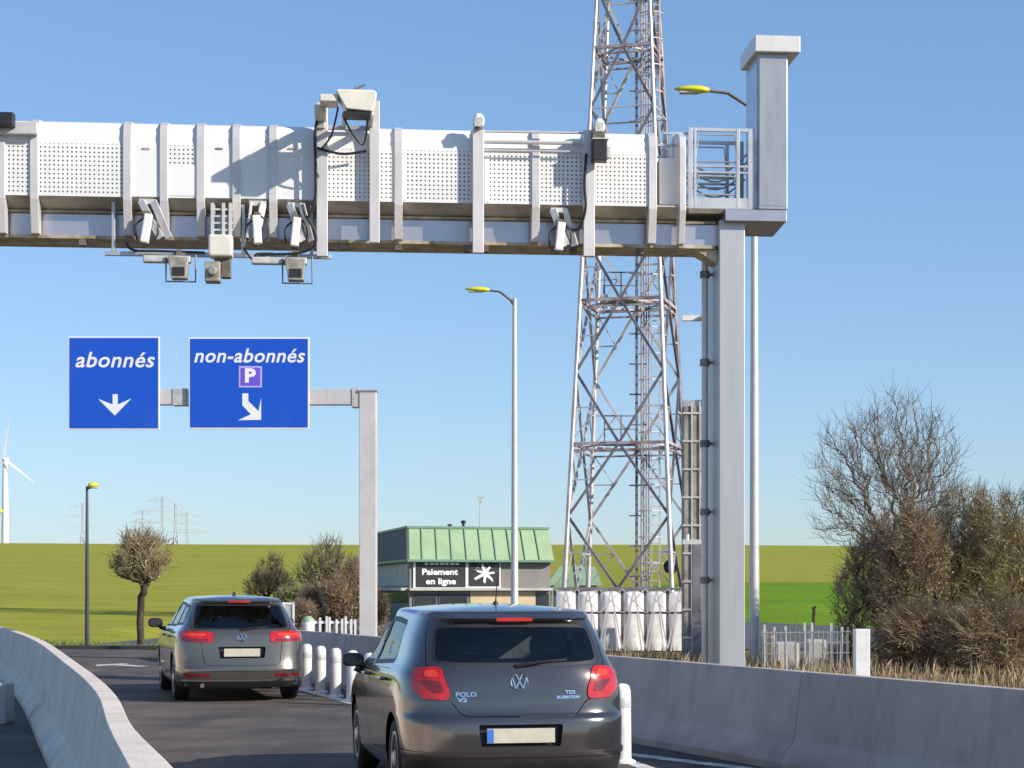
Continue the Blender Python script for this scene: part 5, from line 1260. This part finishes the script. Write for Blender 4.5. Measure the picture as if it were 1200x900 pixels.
for i in range(6):
    x = (posts_[i]+posts_[i+1])/2; cx = X_(x)*49/47.6; m = MB(); h = P(0, 693, 49).z; n = 18
    prof = [(.315, 0), (.32, .15), (.315, h*.5), (.31, h*.86), (.27, h*.96), (.13, h)]
    rr = random.Random(i)
    for r_, z in prof:
        for q in range(n): a = 2*PI*q/n; f_ = (abs(math.cos(a))**4+abs(math.sin(a))**4)**-.25*.97+.05*math.sin(5*a+i+z*2)+rr.uniform(-.03, .03); m.v.append((cx+r_*f_*math.cos(a), 49+r_*f_*math.sin(a), z))
    for k_ in range(len(prof)-1):
        for q in range(n): m.f.append((k_*n+q, k_*n+(q+1) % n, (k_+1)*n+(q+1) % n, (k_+1)*n+q)); m.m.append(0)
    m.f.append(tuple((len(prof)-1)*n+q for q in range(n))); m.m.append(0)
    nm = ['first', 'second', 'third', 'fourth', 'fifth', 'sixth'][i]
    o = thing('white_sack', '%s white sack from the left behind the lattice fence' % nm, 'sack', (cx, 49, 0), 0, 'white sacks behind the lattice fence'); build(m, 'cloth', M['white_bag'], o, smooth=True)
    m = MB(); m.tube([(cx, 49, h-.02), (cx+.03, 49, h+.06)], [.06, .1], 8); build(m, 'neck', M['device_dark'], o, smooth=True)
# brown-grey sheet mast shroud beside the column, with ladder
SZ2 = 41.5; a = P(801, 770, SZ2); b = P(826, 476, SZ2)
t = thing('cable_shaft', 'tall brown and grey sheet shaft standing between the lattice mast and the gantry column', 'shaft', ((a.x+b.x)/2, SZ2, 0))
m = MB(); m.box((a.x, SZ2, 0), (b.x, SZ2+.5, b.z)); build(m, 'shell', M['brown_sheet'], t, bevel=.02)
m = MB(); z = .5
while z < b.z: m.box((a.x-.02, SZ2-.03, z), (b.x+.02, SZ2-.002, z+.04)); z += .62
for xx in (a.x+.18, a.x+.36): m.box((xx-.015, SZ2-.034, 0), (xx+.015, SZ2-.003, b.z+.1))
build(m, 'rung', M['tower'], t)
m = MB(); m.box((P(801, 0, SZ2).x, SZ2+.1, b.z), (P(826, 0, SZ2).x, SZ2+.4, b.z+.15)); build(m, 'top_cap', M['galv'], t)
o = thing('steel_post', 'dark steel post with a pale clamp head just left of the gantry column', 'post', (P(816, 0, 40).x, 40, 0)); p = P(816, 638, 40)
m = MB(); m.box((p.x-.09, 39.9, 0), (p.x+.09, 40.1, p.z)); build(m, 'post', M['tower_dark'], o); m = MB(); m.box((p.x-.3, 39.9, p.z+.001), (p.x+.12, 40.1, p.z+.1)); m.lathe([(.05, 0), (.05, .12)], (p.x-.2, 40, p.z+.1), n=10); build(m, 'clamp', M['galv_light'], o)
o = thing('white_bracket', 'short white bracket lamp on the lattice mast side of the cable pipe', 'bracket', tuple(P(807, 373, 28.9))); p = P(807, 373, 28.9); m = MB(); m.box((p.x-.10, 28.85, p.z-.04), (p.x+.2, 28.95, p.z+.04)); m.box((p.x+.17, 28.6, p.z-.03), (p.x+.22, 28.84, p.z+.03)); build(m, 'bracket', M['white_panel'], o)

# white post and small wire fence on the right
p = P(1009.5, 737, 20); o = thing('marker_post', 'plain white square post behind the right barrier', 'post', (p.x, 20, 0)); m = MB(); m.box((p.x-.078, 19.92, 0), (p.x+.078, 20.08, p.z)); build(m, 'post', M['white_post'], o, bevel=.008); m = MB(); m.box((p.x-.12, 19.88, -.02), (p.x+.12, 20.12, .03)); build(m, 'base', M['concrete'], o)
FZ = 36.0; t = thing('wire_fence', 'low wire fence of thin posts with grey concrete slabs, left of the bare tree', 'fence', (P(945, 0, FZ).x, FZ, 0))
r7 = random.Random(7)
for x in (897, 909, 921, 932, 943, 953, 964, 975, 985, 994):
    h = P(0, 733+r7.uniform(-4, 5), FZ).z; m = MB(); xx = P(x, 0, FZ).x; m.bar((xx, FZ, 0), (xx+r7.uniform(-.03, .03), FZ, h), .045 if x % 2 else .03); build(m, 'post', M['device'] if x % 2 else M['device_dark'], t)
m = MB()
for z in (.35, .55, .75): m.bar((P(893, 0, FZ).x, FZ-.03, z), (P(996, 0, FZ).x, FZ-.03, z+.02), .012)
xx = P(893, 0, FZ).x
while xx < P(996, 0, FZ).x: m.bar((xx, FZ-.03, .02), (xx, FZ-.03, .80), .009); xx += .09
build(m, 'wire_mesh', M['galv'], t)
for (x0, x1, y0, lb) in ((908, 936, 752, 'pale concrete slab behind the wire fence, left one'), (944, 968, 749, 'pale concrete slab behind the wire fence, middle one'), (972, 992, 752, 'darker slab at the foot of the bare tree'), (893, 906, 744, 'round dark stone beside the lamp post foot')):
    a = P(x0, 0, FZ+.8); b = P(x1, y0, FZ+.8); m = MB(); m.box((a.x, FZ+.7, -.1), (b.x, FZ+1.0, b.z)); o = build(m, 'concrete_slab', M['concrete'] if x0 < 970 and x0 > 900 else M['device_dark'], bevel=.05); tag(o, lb, 'slab')
o = thing('leaning_stake', 'thin dark stake leaning above the wire fence', 'stake', (P(953, 0, 38).x, 38, 0)); m = MB(); m.tube([(P(951, 0, 38).x, 38, 0), P(954, 712, 38)], [.04, .03], 6); m.bar(P(951.5, 713, 38), P(956, 711, 38), .04); build(m, 'stake', M['bark'], o)

# white garden railings and bin left of the sign post, beyond the barrier
RZ = 53.0
def rail(x0, x1, label):
    a = P(x0, 0, RZ).x; b = P(x1, 0, RZ).x; z = P(0, 721, RZ).z; o = thing('white_railing', label, 'railing', ((a+b)/2, RZ, 0), 0, 'white slatted railings behind the barrier'); m = MB()
    for zz in (z-.20, ): m.box((a, RZ-.02, zz-.035), (b, RZ+.02, zz+.035))
    build(m, 'rail', M['white_post'], o); 
    k_ = max(2, int((b-a)/.28)); 
    for i in range(k_+1): m = MB(); xx = lerp(a, b, i/k_)+.03*math.sin(i*5+x0); m.box((xx-.03, RZ-.06, 0), (xx+.03, RZ-.021, z-.12*abs(math.sin(i*2.3+x0)))); build(m, 'slat', M['white_post'], o)
rail(369, 382, 'short white slatted railing right of the white bin'); rail(386, 401, 'middle white slatted railing below the hedge'); rail(405, 416, 'white slatted railing nearest the sign post')
p = P(361, 728, 51.5); o = thing('litter_bin', 'small white bin with a pale green lid behind the barrier', 'bin', (p.x, 51.5, 0)); m = MB(); m.lathe([(.13, 0), (.16, .4), (.17, p.z)], (p.x, 51.5, 0), n=16); build(m, 'body', M['white_post'], o, smooth=True); m = MB(); m.lathe([(.18, p.z+.001), (.17, p.z+.05), (.08, p.z+.14), (0, p.z+.15)], (p.x, 51.5, 0), n=16); build(m, 'lid', M['roof_green'], o, smooth=True)
a = P(331, 735, 52); b = P(345, 706, 52); o = thing('notice_board', 'small white framed board sticking out behind the right side of the estate car', 'board', ((a.x+b.x)/2, 52, 0)); m = MB()
for q in ((a.x, b.x, b.z-.06, b.z), (a.x, b.x, a.z+.1, a.z+.16)): m.box((q[0], 51.97, q[2]), (q[1], 52.03, q[3]))
for xx in (a.x, b.x-.05): m.box((xx, 51.96, 0), (xx+.05, 52.04, b.z+.01))
build(m, 'frame', M['white_post'], o); m = MB(); m.box((a.x+.05, 51.99, a.z+.16), (b.x-.05, 52.01, b.z-.06)); build(m, 'panel', M['device'], o)

# ---------------------------------------------------------------- trees
def cards(mb, rng, pts, size, n):
    for _ in range(n):
        p = rng.choice(pts); s_ = size*rng.uniform(.5, 1.3); q = Vector((rng.gauss(0, 1), rng.gauss(0, 1), rng.gauss(0, 1))).normalized(); r_ = q.orthogonal().normalized(); r_.rotate(Matrix.Rotation(rng.uniform(0, 6.3), 3, q)); u_ = q.cross(r_)
        c = p+Vector((rng.gauss(0, 1), rng.gauss(0, 1), rng.gauss(0, 1)))*size*1.6
        mb.add([c-r_*s_, c+u_*s_*.5, c+r_*s_, c-u_*s_*.5], [(0, 1, 2, 3)])
import numpy as np
def tree(name, label, cat, roots, Z, blobs, seed, n=900, r0=.006, thr=.03, jit=.16, pen=.35, base_y=None, leaf=None, nleaf=0, lsize=.04, twig='twig', barkm='bark', group=None, twl=.22, ntw=2, shell=.5, rmax=.14, ex=2.25):
    # blobs: ellipses of the crown as the photo shows them (px), grown in depth at their own distance; branches join greedily to the nearest limb
    rng = random.Random(seed); k_ = Z/FPX; x0 = sum(roots)/len(roots); b = P(x0, 0, Z); gz = ground_z(b.x, Z); base = Vector((b.x, Z, gz-.05))
    att = []; wts = [rx*ry*min(rx, 60) for _, _, rx, ry in blobs]
    while len(att) < n:
        cx, cy, rx, ry = rng.choices(blobs, wts)[0]; d = Vector((rng.gauss(0, 1), rng.gauss(0, 1), rng.gauss(0, 1))).normalized(); rr = rng.random()**(1/3*(1-shell*.6))*rng.uniform(.9, 1.08)
        c = P(cx, cy, Z); q = Vector((c.x+d.x*rr*rx*k_, Z+d.y*rr*min(rx, 95)*k_*.9, c.z+d.z*rr*ry*k_))
        if q.z > gz+.12: att.append(q)
    pos = np.zeros((n*3+400, 3)); par = []; pl = np.zeros(n*3+400); cnt = 0; starts = []
    def addn(p, pa):
        nonlocal cnt
        pos[cnt] = p; par.append(pa); pl[cnt] = (pl[pa]+(Vector(p)-Vector(pos[pa])).length) if pa >= 0 else 0; cnt += 1; return cnt-1
    by = P(0, base_y, Z).z if base_y else gz+.5
    for rx in roots:
        q = P(rx, 0, Z); q.z = gz-.05; q.y += rng.uniform(-.3, .3) if len(roots) > 1 else 0; i = addn(q, -1); H = by-gz
        for s_ in range(1, 5): i = addn(Vector((q.x+rng.gauss(0, .008)*s_, q.y+rng.gauss(0, .008)*s_, q.z+H*s_/4)), i)
    cc = Vector((base.x, Z, by)); att.sort(key=lambda a: (a-cc).length*rng.uniform(.75, 1.25))
    lo = 4 if base_y else 0
    for a in att:
        A_ = np.array(a); dd = np.linalg.norm(pos[lo:cnt]-A_, axis=1)+pen*pl[lo:cnt]; dd += np.maximum(0, pos[lo:cnt, 2]-A_[2])*.5; i = int(np.argmin(dd))+lo
        p0 = Vector(pos[i]); L = (a-p0).length
        if L > .05:
            for f_ in (.38, .72): m_ = p0.lerp(a, f_)+Vector((rng.gauss(0, 1), rng.gauss(0, 1), rng.gauss(0, 1)))*L*jit*.5; m_.z -= L*.05; i = addn(m_, i)
        addn(a, i)
    kids = [[] for _ in range(cnt)]; 
    for i in range(cnt):
        if par[i] >= 0: kids[par[i]].append(i)
    rad_ = [0]*cnt
    for i in range(cnt-1, -1, -1): rad_[i] = max(r0, sum(rad_[c]**ex for c in kids[i])**(1/ex)) if kids[i] else r0
    mx = max(rad_); sc = min(1, rmax/mx); rad_ = [max(r0, r0+(r_-r0)*sc*(1 if mx*sc > 0 else 1)) for r_ in rad_]
    o = thing(name, label, cat, tuple(base), 0, group); mt_, mc = MB(), MB(); heads = [i for i in range(cnt) if par[i] < 0]; tips = []
    while heads:
        h = heads.pop(); ch = [h] if par[h] < 0 else [par[h], h]; i = h
        while kids[i]:
            ks = sorted(kids[i], key=lambda c: -rad_[c]); heads += ks[1:]; i = ks[0]; ch.append(i)
        rs = [rad_[q] for q in ch]
        if par[h] >= 0: rs[0] = rs[1]
        rs[-1] = r0*.6; ps = [Vector(pos[q]) for q in ch]; big = max(rs) > thr
        (mt_ if big else mc).tube(ps, rs, 8 if big else (4 if max(rs) > .015 else 3), cap=False)
        for q in ps[1:]: tips.append(q)
    for q in tips:
        for _ in range(ntw):
            out = (q-cc).normalized(); d = (out*.6+Vector((rng.gauss(0, 1), rng.gauss(0, 1), rng.gauss(0, 1)+.35))*.6).normalized(); L = twl*rng.uniform(.4, 1.2)
            mc.tube([q, q+d*L*.5+Vector((0, 0, .02)), q+d*L+Vector((rng.gauss(0, .03), rng.gauss(0, .03), .05))], [r0*.8, r0*.65, r0*.4], 3, cap=False)
    build(mt_, 'trunk', M[barkm], o, smooth='all', fixn=False); cr = build(mc, 'crown', M[twig], o, fixn=False)
    if nleaf:
        lm = MB(); cards(lm, rng, tips, lsize, nleaf); build(lm, 'foliage', M[leaf], cr, fixn=False)
    return o
gt = 'trees and shrubs right of the gantry'
tree('bare_tree', 'bare winter tree reaching above the shrubs right of the gantry', 'tree', [1058], 41, [(1050, 520, 62, 62), (1000, 545, 52, 55), (1085, 545, 48, 60), (985, 600, 38, 40), (1045, 590, 80, 55), (1110, 590, 40, 40)], 11, n=1000, r0=.0058, thr=.03, pen=.55, jit=.22, shell=.35, base_y=648, leaf='leaf_brown', nleaf=900, lsize=.022, twig='twig_tree', barkm='bark_grey', twl=.42, ntw=1, rmax=.15)
sh = [([995, 1012, 1030, 1048], 39, [(1020, 700, 44, 75), (1040, 655, 38, 55)], 21, 'leaf_brown', 'twig_dark', 4200, 'dark brown shrub at the foot of the bare tree, leftmost of the thicket'),
      ([1050, 1070, 1090], 38, [(1072, 690, 50, 90), (1065, 630, 35, 45)], 22, 'leaf_brown', 'twig_dark', 5200, 'tall reddish brown shrub right in front of the bare tree'),
      ([1105, 1125, 1145], 39.5, [(1122, 680, 48, 85), (1125, 615, 38, 45)], 23, 'leaf_olive', 'twig', 2600, 'olive brown shrub in the middle of the right thicket'),
      ([1150, 1170, 1190], 38.5, [(1168, 680, 46, 85), (1165, 620, 36, 50)], 24, 'leaf_olive', 'twig', 3600, 'olive shrub with black limbs low down near the right edge'),
      ([1200, 1215, 1235], 40, [(1215, 690, 50, 95), (1212, 620, 40, 48)], 25, 'leaf_olive', 'twig', 3000, 'olive shrub cut by the right edge of the photo'),
      ([1060, 1085, 1110], 36.5, [(1075, 748, 50, 34)], 26, 'leaf_brown', 'twig_dark', 3600, 'low dark bramble in front of the thicket'),
      ([1140, 1165, 1190], 36.0, [(1160, 748, 62, 42)], 27, 'leaf_olive', 'twig_dark', 2400, 'low olive bramble at the right of the thicket')]
for rt, Z, bl, sd_, lf, tw, nl, lb in sh:
    rmx = .06
    tree('shrub', lb, 'shrub', rt, Z, bl, sd_, n=780, r0=.006, pen=.3, leaf=lf, nleaf=nl, lsize=.030, twig=tw, group=gt, twl=.32, ntw=2, shell=.3, rmax=.06, thr=.03)
tree('round_tree', 'small round-headed pollard tree with a thick dark trunk at the far road edge', 'tree', [165], 52.5, [(165, 655, 33, 30), (150, 662, 22, 20), (180, 650, 22, 24), (163, 638, 20, 18), (176, 672, 20, 14)], 5, n=340, r0=.010, thr=.035, pen=.2, base_y=697, leaf='leaf_olive', nleaf=300, lsize=.035, twig='twig', twl=.30, ntw=2, rmax=.16, shell=.6)
tree('field_tree', 'bushy small tree in the field just right above the estate car roof', 'tree', [312, 318], 72, [(317, 668, 16, 18), (303, 688, 18, 12), (330, 686, 18, 12), (318, 682, 24, 16)], 31, n=300, r0=.012, pen=.4, base_y=704, leaf='leaf_olive', nleaf=500, lsize=.05, twig='twig_dark', twl=.3, ntw=2, rmax=.10)
tree('field_tree', 'taller bare field tree left of the sign post', 'tree', [381], 70, [(382, 652, 22, 26), (368, 674, 24, 18), (400, 668, 20, 22), (384, 668, 32, 26)], 32, n=420, r0=.012, pen=.5, base_y=702, leaf='leaf_olive', nleaf=300, lsize=.045, twig='twig', twl=.42, ntw=1, rmax=.12)
tree('shrub', 'bright green bush at the foot of the field trees', 'shrub', [335, 345, 355], 66, [(345, 702, 22, 15)], 33, n=350, leaf='leaf_green', nleaf=3600, lsize=.05, twig='twig', twl=.2, rmax=.04)
for i, (x, Z, cy, rx, ry, lf, lb) in enumerate(((372, 64, 708, 20, 22, 'leaf_brown', 'dark brown hedge bush above the white railings, left'), (396, 63, 703, 20, 28, 'leaf_brown', 'dark brown hedge bush above the white railings, middle'), (415, 66, 692, 18, 36, 'leaf_olive', 'olive hedge bush touching the sign post'), (352, 60, 722, 15, 14, 'leaf_brown', 'low dark bush right behind the estate car'), (438, 68, 715, 16, 22, 'leaf_brown', 'dark bush between the sign post and the building'))):
    tree('shrub', lb, 'shrub', [x-8, x, x+8], Z, [(x, cy, rx, ry)], 50+i, n=420, r0=.008, leaf=lf, nleaf=2600, lsize=.045, twig='twig_dark', group='hedge bushes left of the sign post', twl=.3, ntw=3, shell=.3, rmax=.05)
# dry grass behind the right barrier
rng = random.Random(3); m = MB()
for _ in range(42000):
    y = rng.uniform(14, 37) if rng.random() < .8 else rng.uniform(36, 46); x = RBX(y)+.45+abs(rng.gauss(0, 1))*2.6 if rng.random() < .6 else rng.uniform(RBX(y)+.5, RBX(y)+12)
    if y < 24 and x < RBX(y)+1.2: continue
    h = rng.uniform(.06, .42)*rng.uniform(.5, 1)*(1.1 if x > RBX(y)+3.5 else .75); a = rng.uniform(0, 6.3); dx, dy = math.cos(a)*.0035, math.sin(a)*.0035; lx, ly = rng.gauss(0, .05), rng.gauss(0, .05)
    m.add([(x-dx, y-dy, -.03), (x+dx, y+dy, -.03), (x+dx*.7+lx*.4, y+dy*.7+ly*.4, h*.6), (x+lx, y+ly, h)], [(0, 1, 2), (0, 2, 3)])
o = build(m, 'dry_grass', M['straw'], fixn=False); tag(o, 'dry straw-coloured grass along the back of the right barrier', 'grass', kind='stuff')
# fine grass tufts on the edge of the far field
m = MB()
for _ in range(7000):
    y = 50.5+abs(rng.gauss(0, 1))*2.2; x = rng.uniform(-24, -7); z = ground_z(x, y); h = rng.uniform(.05, .14); a = rng.uniform(0, 6.3); dx, dy = math.cos(a)*.02, math.sin(a)*.02
    m.add([(x-dx, y-dy, z), (x+dx, y+dy, z), (x+rng.gauss(0, .03), y, z+h)], [(0, 1, 2)])
o = build(m, 'verge_grass', M['leaf_green'], fixn=False); tag(o, 'short green grass along the far edge of the road', 'grass', kind='stuff')

# ---------------------------------------------------------------- far pylons and wind turbine beyond the crest
def pylon(x, Z, yt, label, s_=1.0, rot=0):
    b = P(x, 0, Z); top = P(x, yt, Z).z; g_ = ground_z(b.x, Z); o = thing('pylon', label, 'pylon', (b.x, Z, g_), R(rot), 'electricity pylons on the horizon'); H = top-g_
    mb = MB(); r0 = H*.075; q_ = lambda i, z: Vector(((-1, 1, 1, -1)[i]*r0*(1-.86*min(1, z/(H*.62))), (-1, -1, 1, 1)[i]*r0*(1-.86*min(1, z/(H*.62))), z)); th = .38*s_
    zz = [0, H*.2, H*.36, H*.5, H*.62, H*.72, H*.82, H*.92, H]
    for i in range(4):
        for a, c in zip(zz, zz[1:]):
            mb.bar(q_(i, a), q_(i, c), th); mb.bar(q_(i, a), q_((i+1) % 4, c), th*.6); mb.bar(q_((i+1) % 4, a), q_(i, c), th*.6)
    build(mb, 'lattice_body', M['pylon'], o, local=True)
    for z, wd in ((H*.64, .36), (H*.80, .27), (H*.95, .2)):
        mb = MB()
        for sg in (-1, 1):
            for yy_ in (-1, 1): mb.bar((0, yy_*r0*.13, z), (sg*H*wd, 0, z), th*.7); mb.bar((0, yy_*r0*.13, z+H*.06), (sg*H*wd, 0, z), th*.6)
            for f_ in (.5, 1): mb.bar((sg*H*wd*f_, 0, z), (sg*H*wd*f_, 0, z-H*.05), th*.5)
        build(mb, 'cross_arm', M['pylon'], o, local=True)
for x, Z, yt, lb, rt in ((97, 900, 590, 'grey pylon behind the short dark street lamp', 20), (167, 850, 599, 'small pylon directly above the round tree', 10), (190, 800, 583, 'tallest pylon on the horizon, right of the round tree', 15), (206, 900, 590, 'middle pylon right of the round tree', 25), (219, 870, 601, 'rightmost pylon of the cluster right of the round tree', 12)):
    pylon(x, Z, yt, lb, 1, rt)
TBZ = 700; hub = P(6, 538, TBZ); g_ = ground_z(hub.x, TBZ)
o = thing('wind_turbine', 'white wind turbine on the horizon at the left edge', 'wind turbine', (hub.x, TBZ, g_))
m = MB(); m.tube([(hub.x, TBZ, g_), (hub.x, TBZ, hub.z-.4)], [1.5, .9], 16); build(m, 'tower', M['turbine'], o, smooth=True)
m = MB(); m.box((hub.x-.7, TBZ-1.2, hub.z-.7), (hub.x+.7, TBZ+3, hub.z+.8)); na = build(m, 'nacelle', M['turbine'], o, bevel=.3); m = MB(); m.lathe([(0, -2.6), (.5, -2.3), (.7, -1.3)], tuple(Vector((hub.x, TBZ, hub.z))), 'y', 14); build(m, 'hub', M['turbine'], na, smooth=True)
for an in (82, -38, 202):
    m = MB(); L = 14.5; d = Vector((math.cos(R(an)), 0, math.sin(R(an)))); q = Vector((-d.z, 0, d.x)); c = Vector((hub.x, TBZ-2, hub.z)); vs = []
    for f_, wd in ((.03, .25), (.2, 1.0), (.6, .6), (1, .14)): p0 = c+d*L*f_; vs += [p0-q*wd*.35+Vector((0, -.08, 0)), p0+q*wd*.65+Vector((0, 0, 0)), p0-q*wd*.35+Vector((0, .12, 0))]
    m.add(vs, [(i*3+k_, i*3+(k_+1) % 3, i*3+3+(k_+1) % 3, i*3+3+k_) for i in range(3) for k_ in range(3)]+[(2, 1, 0), (9, 10, 11)]); build(m, 'blade', M['turbine'], o, smooth=True)
